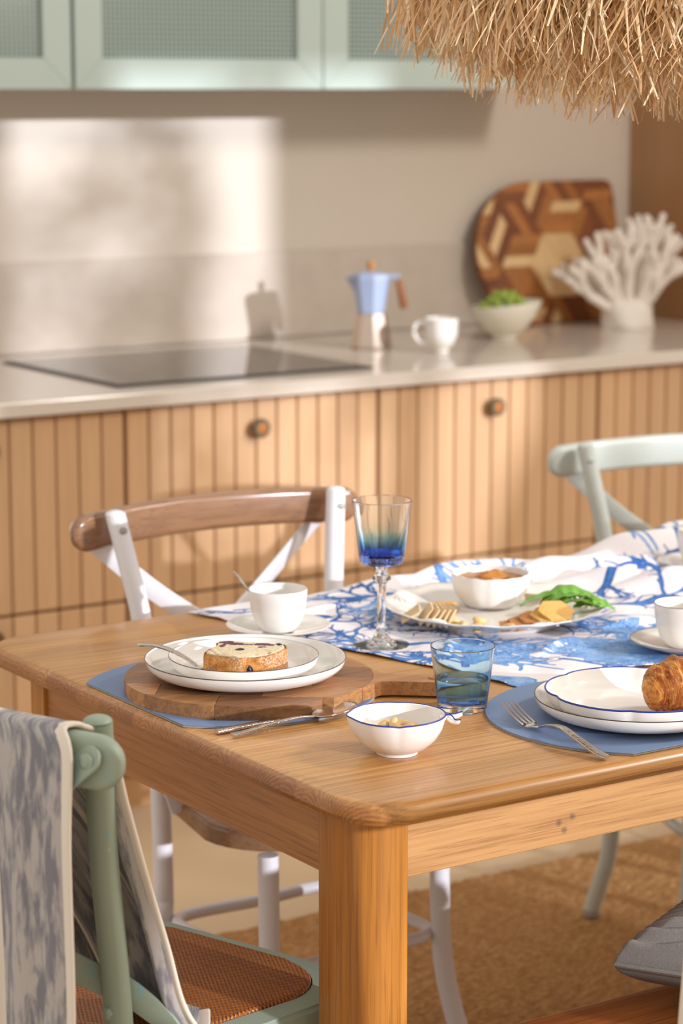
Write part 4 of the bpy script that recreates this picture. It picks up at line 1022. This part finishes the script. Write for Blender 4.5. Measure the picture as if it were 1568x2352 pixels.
# spoon
sp = thing('table_spoon', (1.44, 2.41, ZT), 'steel spoon with embossed handle beside the wooden board, over the knife', 'spoon', 'spoons')
hp_ = cr([(1.4365, 2.408, .7645), (1.460, 2.409, .7655), (1.495, 2.411, .7690), (1.530, 2.4125, .7710), (1.556, 2.413, .7690)], 6); n = len(hp_)
strip(hp_, [lerp(.0135, .0052, (i/(n-1))**.9)*(.62 if i == 0 else 1) for i in range(n)], .0026, 'hammered', 'handle', sp)
def spoonbowl(parent, c, ax, L, Wd, dep, tilt):
    b = B(); nu, nv = 24, 10; ax = Vector(ax).normalized(); sdv = Vector((-ax.y, ax.x, 0)).normalized(); c = Vector(c)
    rows = []
    for j in range(nv+1):
        rr_ = j/nv; row = []
        for i in range(nu):
            a_ = 2*PI*i/nu; lx = L/2*rr_*math.cos(a_); wy = Wd/2*rr_*math.sin(a_)*(1+.12*math.cos(a_))
            z = -dep*(1-rr_**2.2)+tilt*lx
            row.append(b.bm.verts.new(c+ax*lx+sdv*wy+Vector((0, 0, z))))
            if j == 0: break
        rows.append(row)
    for j in range(nv):
        for i in range(nu):
            i2 = (i+1) % nu
            q = [rows[j][i % len(rows[j])], rows[j][i2 % len(rows[j])], rows[j+1][i2], rows[j+1][i]]; q2 = []
            for x in q:
                if x not in q2: q2.append(x)
            if len(q2) > 2: b.bm.faces.new(q2)
    o = b.out('bowl', MAT['steel'], parent); m_ = o.modifiers.new('solid', 'SOLIDIFY'); m_.thickness = .0012; m_.offset = 0
spoonbowl(sp, (1.591, 2.4205, .7715), (.965, .26, 0), .072, .040, .0075, .06)
kn = thing('table_knife', (1.43, 2.43, ZT), 'steel knife with embossed handle lying half under the spoon', 'knife')
kp = cr([(1.4285, 2.4315, .7645), (1.46, 2.4325, .7648), (1.50, 2.434, .7648), (1.522, 2.435, .7648)], 6); n = len(kp)
strip(kp, [.0115]*n, .0048, 'hammered', 'handle', kn)
kp = cr([(1.522, 2.435, .7634), (1.56, 2.437, .7634), (1.60, 2.447, .7634), (1.64, 2.464, .7634), (1.668, 2.478, .7634)], 5); n = len(kp)
strip(kp, [lerp(.007, .016, min(1, i/(n*.4)))*(1 if i < n-4 else (n-1-i)/4+.1) for i in range(n)], .0013, 'steel', 'blade', kn)
# little bowl with blue rim
bc = (1.565, 2.247, ZT+.0004)
def leafy(r, z, t, i):
    k = min(1, max(0, (z-.012)/.03)); dt = lambda a_: abs((t-a_+PI) % (2*PI)-PI)
    f = 1+.075*k*math.exp(-(dt(R(150))/.22)**2)-.045*k*math.exp(-(dt(R(238))/.10)**2)-.03*k*math.exp(-(dt(R(55))/.12)**2)+.02*k*math.cos(3*t+1)
    return r*f, z-(.0015*k*math.exp(-(dt(R(238))/.10)**2) if z > .03 else 0)
nb = thing('nut_bowl', bc, 'small white bowl with wavy blue rim and twig handle, near the table corner', 'bowl')
BP = [(0, .003), (.019, .003), (.022, 0), (.0245, 0), (.0245, .003), (.036, .0085), (.0465, .0185), (.0530, .0300), (.0556, .0405), (.0560, .0455), (.0550, .0462), (.0535, .0455), (.0525, .0400), (.0500, .0305), (.0435, .0195), (.033, .0110), (.017, .0070), (0, .0065)]
b = B(); b.lathe(BP, bc, 96, leafy); b.out('dish', MAT['china'], nb)
rim = []
for k in range(120): a_ = 2*PI*k/120; r_, z_ = leafy(.0560, .0462, a_, 9); rim.append((bc[0]+r_*math.cos(a_), bc[1]+r_*math.sin(a_), bc[2]+z_))
b = B(); b.tube(rim, .00095, 6, closed=True); b.out('rim_line', MAT['bluerim'], nb)
lv = Vector((.834, -.552, 0)); fv = Vector((.552, .834, 0)); hb0 = Vector(bc)
def hp3(l, f, z): return tuple(hb0+lv*l+fv*f+Vector((0, 0, z)))
b = B(); b.tube(cr([hp3(.050, 0, .041), hp3(.060, .002, .0425), hp3(.068, .002, .0430), hp3(.076, .004, .0455)], 5), [.0042, .0040, .0036, .0034, .0033, .0032, .0031, .003, .003, .003, .003, .003, .0028, .0025, .0022, .0018], 8)
b.tube(cr([hp3(.060, .0, .0415), hp3(.066, -.004, .038), hp3(.0725, -.008, .0395)], 5), [.003]*9+[.0025, .0018], 8)
hn = b.out('twig_handle', MAT['china'], nb)
b = B(); b.tube(cr([hp3(.056, -.002, .0462), hp3(.063, -.004, .0462), hp3(.0675, -.0075, .0420), hp3(.074, -.010, .0425)], 5), .0008, 6); b.tube(cr([hp3(.060, .0015, .0468), hp3(.068, .002, .0466), hp3(.0765, .004, .0490)], 5), .0008, 6); b.out('handle_line', MAT['bluerim'], hn)
# cashews
def cashew_mesh():
    b = B(); pts = [(.0085*math.cos(R(a_)), .0085*math.sin(R(a_)), 0) for a_ in range(0, 181, 15)]; n = len(pts)
    b.tube(pts, [.0022+.0034*math.sin(PI*(i+.6)/(n+.2))**.6 for i in range(n)], 10); return b
proto = None
def nut(x, y, z, rx, ry, rz, label, group):
    global proto
    if proto is None:
        proto = cashew_mesh().out('cashew', MAT['nut'], None, label=label, cat='nut', group=group); c = proto
    else: c = proto.copy(); COL.objects.link(c); c['label'] = label; c['group'] = group
    c.location = (x, y, z); c.rotation_euler = (rx, ry, rz)
rn = random.Random(8)
nl = ['leftmost cashew nut of the heap in the small bowl', 'front left cashew nut in the small bowl', 'cashew nut at the back left in the small bowl', 'cashew nut in the middle of the small bowl', 'cashew nut at the front middle in the small bowl', 'highest cashew nut on the heap in the small bowl', 'cashew nut leaning beside the highest one in the small bowl', 'cashew nut at the back right in the small bowl', 'cashew nut at the front right in the small bowl', 'rightmost cashew nut of the heap in the small bowl', 'cashew nut at the back of the small bowl', 'cashew nut behind the leftmost ones in the small bowl', 'cashew nut hidden low at the bowl centre']
for i_, (l, f, z) in enumerate(((-.026, .004, .024), (-.017, -.006, .024), (-.020, .012, .025), (-.005, .004, .027), (-.002, -.010, .024), (.004, .006, .033), (.010, -.002, .031), (.016, .010, .027), (.020, -.004, .026), (.029, .006, .026), (.008, .018, .027), (-.010, .016, .026), (.0, .0, .016))):
    p = hp3(l, f, z); nut(p[0], p[1], p[2], rn.uniform(-.5, .5), rn.uniform(-.5, .5), rn.uniform(0, 6.28), nl[i_], 'cashews in the small bowl')

# cups ------------------------------------------------------------------
SAUC = [(0, .002), (.028, .002), (.030, 0), (.034, 0), (.040, .003), (.060, .009), (.0735, .0145), (.0738, .0155), (.0728, .0158), (.058, .0108), (.038, .0055), (.024, .0045), (0, .0045)]
CUP = [(0, .003), (.015, .003), (.017, 0), (.0195, 0), (.024, .003), (.033, .014), (.0385, .030), (.0408, .048), (.0414, .0605), (.0410, .0615), (.0398, .0610), (.0385, .048), (.036, .031), (.030, .016), (.018, .0065), (0, .006)]
def cupset(c, lab1, lab2, coffee=None, sc=1.0, rim=True):
    s_ = thing('saucer', c, lab1, 'saucer', 'white saucers'); b = B(); b.lathe(SAUC, c, 72); b.out('dish', MAT['china'], s_)
    if rim: b = B(); b.tube([(c[0]+.0737*math.cos(R(a_)), c[1]+.0737*math.sin(R(a_)), c[2]+.0157) for a_ in range(0, 360, 5)], .0005, 6, closed=True); b.out('rim_line', MAT['rimline'], s_)
    c2_ = (c[0], c[1], c[2]+.0047); t = thing('teacup', c2_, lab2, 'cup', 'white handleless cups'); b = B(); b.lathe([(r*sc, z) for r, z in CUP], c2_, 72); b.out('body', MAT['china'], t)
    if rim: b = B(); b.tube([(c2_[0]+.0411*sc*math.cos(R(a_)), c2_[1]+.0411*sc*math.sin(R(a_)), c2_[2]+.0614) for a_ in range(0, 360, 5)], .0005, 6, closed=True); b.out('rim_line', MAT['rimline'], t)
zc_ = ZT+.0042
cupset((1.769, 2.835, zc_), 'white saucer under the cup that holds a teaspoon', 'plain white cup with a teaspoon in it, left of the goblet', rim=False)
cupset((2.184, 2.447, zc_), 'white saucer with dark rim at the right edge, behind the croissant', 'white cup with dark rim at the right edge, behind the croissant')
cupset((2.580, 2.850, zc_), 'white saucer far right on the rumpled cloth', 'white cup cut by the right edge, farthest back on the cloth')
ts = thing('teaspoon', (1.753, 2.860, zc_+.012), 'steel teaspoon leaning in the left cup', 'spoon', 'spoons')
strip(cr([(1.7685, 2.8255, .7790), (1.751, 2.843, .803), (1.735, 2.861, .8285), (1.727, 2.871, .845), (1.722, 2.877, .8535)], 6), [.0028]*6+[.0035, .004, .0045, .005, .0055, .006, .0062, .0066, .0068, .007, .0072, .0074, .0076, .0076, .0076, .0076, .0074, .007, .005], .0016, 'steel', 'handle', ts)
spoonbowl(ts, (1.773, 2.8215, .7775), (.6, -.6, -.25), .026, .018, .002, -.25)

# glasses ----------------------------------------------------------------
gb = (1.857, 2.705, ZT+.0022)
go = thing('wine_goblet', gb, 'stemmed goblet with deep blue bowl standing on the coral cloth', 'glass')
def flute(r, z, t, i): return r*(1+.003*math.cos(10*t)*(1 if .125 < z < .19 else 0)), z
b = B(); b.lathe([(0, .1150), (.020, .1152), (.0275, .1165), (.0305, .1200), (.0315, .126), (.0360, .160), (.0411, .2037), (.0412, .2044), (.0411, .2050), (.0407, .2053), (.0403, .2050), (.0401, .2044), (.0400, .2037), (.0346, .160), (.0300, .131), (.026, .1265), (0, .1255)], gb, 80, flute); o = b.out('bowl', MAT['glass_goblet'], go, smooth=14)
b = B(); b.lathe([(0, .1147), (.010, .1145), (.0075, .108), (.0095, .101), (.0128, .0965), (.0128, .094), (.0085, .0905), (.0068, .088), (.0060, .070), (.0058, .035), (.0075, .020), (.0115, .0150), (.0115, .0125), (0, .0125)], gb, 32); b.out('stem', MAT['glass_clear'], go)
b = B(); b.lathe([(0, .0121), (.012, .0119), (.014, .0090), (.025, .0050), (.0385, .0022), (.0390, .0012), (.0385, .0004), (0, .0004)], gb, 64); b.out('foot', MAT['glass_clear'], go)
tbm = (1.7485, 2.368, ZT+.0003)
tu = thing('tumbler', tbm, 'short pale blue tumbler half full of water beside the nut bowl', 'glass')
b = B(); b.lathe([(0, .0002), (.0290, .0002), (.0306, .0018), (.0311, .0055), (.03125, .007), (.0404, .0802), (.0405, .0810), (.0404, .0816), (.0400, .0819), (.0395, .0817), (.0393, .0811), (.0392, .0803), (.0298, .0128), (.0285, .0112), (0, .0108)], tbm, 80); b.out('glass_wall', MAT['glass_tumbler'], tu, smooth=14)
b = B(); b.lathe([(0, .0105), (.0287, .0108), (.0302, .0130), (.03325, .0400), (.0328, .0404), (0, .0404)], tbm, 64); b.out('water', MAT['water'], tu, smooth=14)

# right place setting
plate('dinner_plate', (1.905, 2.213, ZT+.0036), 1.0, .95, 'large white plate with thin brown rim on the right placemat', 'stacked white plates')
def barbed(r, z, t, i):
    k = min(1, max(0, (r-.07)/.04)); a_ = ((t+R(14)) % (PI/3))/(PI/3); cusp = abs(a_-.5)*2
    return r*(1-.055*k*(1-(1-cusp**1)**.5 if cusp < 1 else 1)*cusp**3), z
plate('side_plate', (1.891, 2.200, ZT+.0098), .875, 1.2, 'white plate with scalloped cobalt blue rim under the croissant', 'stacked white plates', 'bluerim', barbed, 144, .0012)
def croissant():
    t = thing('croissant', (1.93, 2.14, .7785), 'golden flaky croissant on the blue-rimmed plate', 'croissant')
    b = B(); n, m = 110, 64; rows = []
    s0 = lv*.362+fv*2.843; s1 = lv*.496+fv*2.830
    for i in range(n):
        u = i/(n-1); c = lerp(s0, s1, u)+fv*(.014*math.sin(u*PI)); env = (1-abs(2*u-1)**2.6)**.55 if 0 < u < 1 else 0
        k = u*5.0; st = (k % 1.0); r = .0375*env*(1+.055*math.sin(st*PI)**.6)
        rz = r*.92
        row = []
        for j in range(m):
            a_ = 2*PI*j/m; sp_ = ((k+.6*math.sin(a_)+.25*math.cos(2*a_)) % 1.0)
            rr_ = r*(1+.075*(sp_**.7)-.03)
            p = Vector((0, 0, .7785+.0335))+c+fv*(rr_*math.cos(a_))+Vector((0, 0, rz*math.sin(a_)*(1+.06*sp_)))
            p.z = max(p.z, .7790)
            row.append(b.bm.verts.new(p))
            if env == 0: break
        rows.append(row)
    for a_, c_ in zip(rows[:-1], rows[1:]):
        for j in range(m):
            q = [a_[j % len(a_)], a_[(j+1) % len(a_)], c_[(j+1) % len(c_)], c_[j % len(c_)]]; q2 = []
            for x in q:
                if x not in q2: q2.append(x)
            if len(q2) > 2: b.bm.faces.new(q2)
    for v_ in b.bm.verts:
        if v_.co.z > .781: v_.co += noise.noise_vector(v_.co*55)*.0028+noise.noise_vector(v_.co*170)*.0012
    b.out('pastry', MAT['pastry'], t)
croissant()

# serving platter --------------------------------------------------------
pc_ = (2.084, 2.746, ZT+.003)
pl = thing('serving_platter', pc_, 'large round white platter with shell relief rim holding crackers and dip', 'platter')
def wav(r, z, t, i): k = min(1, max(0, (r-.115)/.045)); return r*(1+.012*k*math.cos(16*t)), z+.0012*k*math.cos(16*t)
b = B(); b.lathe([(0, .003), (.092, .003), (.095, 0), (.101, 0), (.106, .005), (.122, .012), (.150, .020), (.1600, .0245), (.1605, .0260), (.1590, .0265), (.148, .0225), (.121, .0160), (.108, .010), (.096, .0085), (0, .008)], pc_, 128, wav); b.out('dish', MAT['china'], pl)
for a_ in (62, -4, 128, 196, 262, 330):
    q = Vector(pc_)+Vector((.133*math.cos(R(a_)), .133*math.sin(R(a_)), .0205)); b = B()
    for k in range(7):
        an = R(a_)+PI+R((k-3)*24); st = q+Vector((.016*math.cos(R(a_)), .016*math.sin(R(a_)), .0035)); e = st+Vector((.026*math.cos(an), .026*math.sin(an), -.0075+.001))
        b.tube(cr([tuple(st), tuple(lerp(st, e, .5)+Vector((0, 0, .0022))), tuple(e)], 4), [.0008, .001, .0013, .0016, .0018, .002, .002, .0017, .001], 6)
    b.out('shell_relief', MAT['china'], pl)
dz = pc_[2]+.0085; db = (2.114, 2.795, dz)
dbo = thing('dip_bowl', db, 'lumpy white ribbed bowl of orange dip in the middle of the platter', 'bowl')
def lobes(r, z, t, i): k = 1 if i in (4, 5, 6, 7, 8) else .4; return .96*r*(1+.022*k*abs(math.cos(6*t))-.01*k), .96*z+(.0006*math.cos(12*t) if z > .045 else 0)
b = B(); b.lathe([(0, .002), (.028, .002), (.030, 0), (.036, .001), (.046, .009), (.055, .022), (.0590, .036), (.0600, .050), (.0590, .0525), (.0565, .052), (.0545, .038), (.048, .022), (.035, .014), (0, .012)], db, 100, lobes); jitter(b.bm, .0008, 160); b.out('dish', MAT['china_matt'], dbo)
b = B(); b.lathe([(0, .041), (.0530, .041), (.0500, .0395), (0, .030)], db, 40); b.out('dip', MAT['dip'], dbo)
b = B(); b.sphere((db[0]+.006, db[1]+.004, dz+.043), 1, 24, 12, (.026, .020, .0075)); jitter(b.bm, .004, 90); b.out('dip_mound', MAT['dip'], dbo)
# crackers
def sqcr(s_, th, mat, seed, sides=4):
    o = [(s_*math.cos(2*PI*k/sides+PI/sides), s_*math.sin(2*PI*k/sides+PI/sides)) for k in range(sides)]; fine = []
    for k in range(sides):
        for q in range(4): fine.append((lerp(o[k][0], o[(k+1) % sides][0], q/4), lerp(o[k][1], o[(k+1) % sides][1], q/4)))
    b = B(); b.prism(fine, -th/2, th/2, .0006, 1); jitter(b.bm, .0012, 120, seed); return b
def put(b, name, mat, M, label, cat, group):
    o = b.out(name, mat, None, label=label, cat=cat, group=group); o.matrix_world = M; return o
zp = pc_[2]+.012
cr0 = Vector((1.940, 2.752, zp+.012))
sq = ['pale square cracker lying back at the left end of the leaning row', 'second pale square cracker in the leaning row on the platter', 'third pale square cracker in the leaning row on the platter', 'fourth pale square cracker in the leaning row on the platter', 'fifth pale square cracker in the leaning row on the platter', 'pale square cracker at the right end of the leaning row']
for k in range(6):
    l = (0, .020, .029, .036, .043, .050)[k]
    q = cr0+lv*l-fv*(.12*l+.003)+Vector((0, 0, (.002, .002, .001, .001, .0005, 0)[k]))
    M = Matrix.Translation(q) @ Matrix.Rotation(R(-40+4*k), 4, 'Z') @ Matrix.Rotation(R((-34, -52, -54, -57, -59, -62)[k]), 4, 'Y') @ Matrix.Rotation(R(10+1*k), 4, 'X')
    put(sqcr(.0215, .0028, None, k), 'square_cracker', MAT['cracker'], M, sq[k], 'cracker', 'square crackers on the platter')
for k, (x, y, z, ry, lb) in enumerate(((2.032, 2.800, .004, 8, 'golden cracker lying lowest behind the dip bowl on its left'), (2.044, 2.808, .010, 14, 'golden cracker leaning highest behind the dip bowl on its left'), (2.022, 2.790, .009, -8, 'golden cracker foremost of the small heap left of the dip bowl'))):
    M = Matrix.Translation((x, y, zp+z-.004)) @ Matrix.Rotation(R(40*k), 4, 'Z') @ Matrix.Rotation(R(ry), 4, 'Y')
    put(sqcr(.020, .004, None, k+20), 'square_cracker', MAT['cracker_y'], M, lb, 'cracker', 'crackers behind the dip bowl')
for k, (x, y, z, lb) in enumerate(((2.176, 2.766, .012, 'pale cracker above the leaves, just right of the dip bowl'), (2.188, 2.778, .007, 'pale cracker half under another behind the green leaves'))):
    M = Matrix.Translation((x, y, zp+z-.003)) @ Matrix.Rotation(R(30+50*k), 4, 'Z') @ Matrix.Rotation(R(14), 4, 'Y')
    put(sqcr(.019, .005, None, k+30), 'square_cracker', MAT['cracker'], M, lb, 'cracker', 'crackers behind the leaves')
hx0 = Vector((2.045, 2.642, zp+.001))
hexs = [(0.0, 0, .002, 3, 'cracker_b', 'brown hexagonal cracker at the bottom left of the fanned pile'), (.014, .002, .0065, 5, 'cracker_b', 'brown hexagonal cracker second from the bottom of the fanned pile'), (.028, .006, .011, 7, 'cracker_b', 'brown hexagonal cracker in the middle of the fanned pile'), (.046, .004, .0155, 12, 'cracker_y', 'yellow hexagonal cracker under the topmost one of the fanned pile'), (.056, .002, .0215, 20, 'cracker_y', 'large yellow hexagonal cracker on top of the fanned pile')]
for k, (l, f, z, ry, mt, lb) in enumerate(hexs):
    q = hx0+lv*l+fv*(f+.006)+Vector((0, 0, z)); M = Matrix.Translation(q) @ Matrix.Rotation(R(-33.5+10*k), 4, 'Z') @ Matrix.Rotation(R(-ry*.5), 4, 'Y') @ Matrix.Rotation(R(ry), 4, 'X')
    put(sqcr(.027, .0040, None, k+40, 6), 'hexagonal_cracker', MAT[mt], M, lb, 'cracker', 'hexagonal crackers in the fanned pile')
for (x, y, z, lb) in ((1.963, 2.694, .003, 'cashew nut touching the right end of the square crackers'), (1.970, 2.690, .006, 'cashew nut beside the square crackers, second from the left'), (1.960, 2.664, .003, 'single cashew nut nearest the platter front edge'), (1.974, 2.650, .003, 'lower cashew nut of the pair in front of the dip bowl'), (1.992, 2.663, .004, 'cashew nut behind the pair in front of the dip bowl'), (1.993, 2.662, .011, 'upper cashew nut resting on another in front of the dip bowl'), (2.012, 2.618, .003, 'pale nut left of the brown hexagonal crackers'), (2.020, 2.614, .005, 'pale nut touching the brown hexagonal crackers')):
    nut(x+.015, y+.022, pc_[2]+.0105+z, rn.uniform(-.4, .4), rn.uniform(-.4, .4), rn.uniform(0, 6.28), lb, 'cashews on the platter')
# leaves
def leafmesh(L, Wd, bend, seed):
    nu, nv = 22, 10; b = B(); g = []
    for i in range(nu+1):
        u_ = i/nu; row = []
        for j in range(nv+1):
            v_ = j/nv*2-1; w = Wd*math.sin(PI*min(1, u_*.96+.02))**.75*(1-.25*u_)
            z = bend*math.sin(u_*PI)*L+abs(v_)*w*.22+.0010*math.sin(u_*22+seed+abs(v_)*4)*abs(v_)**2-.0016*math.cos(u_*34)*(1-abs(v_))
            row.append(b.bm.verts.new((u_*L, v_*w, z)))
        g.append(row)
    for i in range(nu):
        for j in range(nv): b.bm.faces.new((g[i][j], g[i+1][j], g[i+1][j+1], g[i][j+1]))
    return b
lf0 = Vector((2.085, 2.700, zp+.006))
ll = ['narrow dark green leaf reaching left behind the yellow cracker', 'broad bright green leaf in the middle of the leaf bunch', 'curled green leaf at the front of the leaf bunch', 'green leaf lying on top of the leaf bunch', 'green leaf at the back of the leaf bunch', 'pointed green leaf reaching furthest right over the platter rim']
for k, (l, f, z, az, ln, wd_, pit) in enumerate(((0.010, .022, .006, -25, .095, .017, -2), (.038, .012, .010, -30, .078, .026, -10), (.048, -.008, .008, -36, .074, .023, -2), (.056, .006, .014, -28, .072, .023, 2), (.050, .026, .012, -16, .074, .022, -2), (.085, -.002, .010, -34, .060, .018, 3))):
    q = lf0+lv*l+fv*f+Vector((0, 0, z)); t = thing('lettuce_leaf', tuple(q), ll[k], 'leaf', 'green leaves on the platter')
    t.rotation_euler = (R(random.uniform(-14, 14)), R(pit), R(az)); OFF[t.name] = Vector((0, 0, 0))
    o = leafmesh(ln, wd_, .13, k).out('blade', MAT['leaf'], t); m_ = o.modifiers.new('solid', 'SOLIDIFY'); m_.thickness = .0007
    b = B(); b.tube([(ln*s_/8, 0, .13*math.sin(s_/8*PI)*ln-.0016*math.cos(s_/8*34)+.0006) for s_ in range(9)], [.0011-.0001*s_ for s_ in range(9)], 6); b.out('midrib', MAT['stem'], t)

# ------------------------------------------------------------------ straw pendant lamp
lc = Vector((2.215, 2.430, 0))
lamp = thing('pendant_lamp', (lc.x, lc.y, 1.75), 'large straw pendant lamp with shaggy raffia fringe hanging at top right', 'lamp')
b = B(); b.lathe([(.400, 1.700), (.402, 1.704), (.34, 1.80), (.20, 1.88), (.05, 1.91), (.05, 1.905), (.19, 1.872), (.33, 1.792), (.394, 1.70), (.400, 1.700)], lc, 64); b.out('shade_frame', MAT['knobwood'], lamp)
b = B(); b.tube([(lc.x, lc.y, 1.905), (lc.x, lc.y, 3.0)], .003, 8); b.out('cord', MAT['bulb_socket'], lamp)
b = B(); b.lathe([(0, 1.70), (.02, 1.705), (.03, 1.74), (.022, 1.78), (.02, 1.905), (0, 1.905)], lc, 20); b.out('bulb_holder', MAT['bulb_socket'], lamp)
def fringe():
    rl = np.random.RandomState(12); tiers = [(.405, 1.76, 1.600, 1500), (.385, 1.73, 1.585, 1400), (.35, 1.70, 1.562, 1300), (.31, 1.69, 1.545, 1100), (.265, 1.68, 1.530, 900), (.21, 1.67, 1.518, 700), (.15, 1.67, 1.512, 400), (.43, 1.83, 1.68, 900)]
    VS, FS, SH = [], [], []; n0 = 0; st = 7
    for (r0, zt, zb, n) in tiers:
        for _ in range(n):
            t = rl.uniform(0, 2*PI); r = r0+rl.uniform(-.02, .02); L = (zt-zb)*rl.uniform(.62, 1.22); w = rl.uniform(.0012, .0032)
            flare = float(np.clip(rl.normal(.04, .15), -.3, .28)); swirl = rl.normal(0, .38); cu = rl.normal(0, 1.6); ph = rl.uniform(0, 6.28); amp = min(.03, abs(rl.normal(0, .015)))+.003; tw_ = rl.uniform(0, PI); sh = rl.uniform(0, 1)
            for k in range(st):
                s_ = k/(st-1); rr_ = r+flare*L*s_**1.5+amp*math.sin(ph+s_*3.5); tt = t+swirl*L*s_/r*.8+(amp*math.cos(ph+s_*4))/r; z = zt-L*s_
                cx, cy = lc.x+rr_*math.cos(tt), lc.y+rr_*math.sin(tt); ww = w*(1-.35*s_) if k < st-1 else w*.4
                aa = t+PI/2+tw_+s_*cu; dx, dy = math.cos(aa)*ww, math.sin(aa)*ww
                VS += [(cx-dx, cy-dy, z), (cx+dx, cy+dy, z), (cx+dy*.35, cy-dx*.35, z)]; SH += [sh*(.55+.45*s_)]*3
                if k:
                    a_ = n0+3*(k-1); c_ = n0+3*k
                    FS += [(a_, a_+1, c_+1, c_), (a_+1, a_+2, c_+2, c_+1), (a_+2, a_, c_, c_+2)]
            n0 += 3*st
    me = bpy.data.meshes.new('raffia_fringe'); V_ = np.array(VS)-np.array([lc.x, lc.y, 1.75]); me.from_pydata(V_.tolist(), [], FS)
    a_ = me.attributes.new('shade', 'FLOAT', 'POINT'); a_.data.foreach_set('value', np.array(SH, np.float32))
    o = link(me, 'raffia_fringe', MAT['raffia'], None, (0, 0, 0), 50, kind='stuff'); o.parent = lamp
fringe()
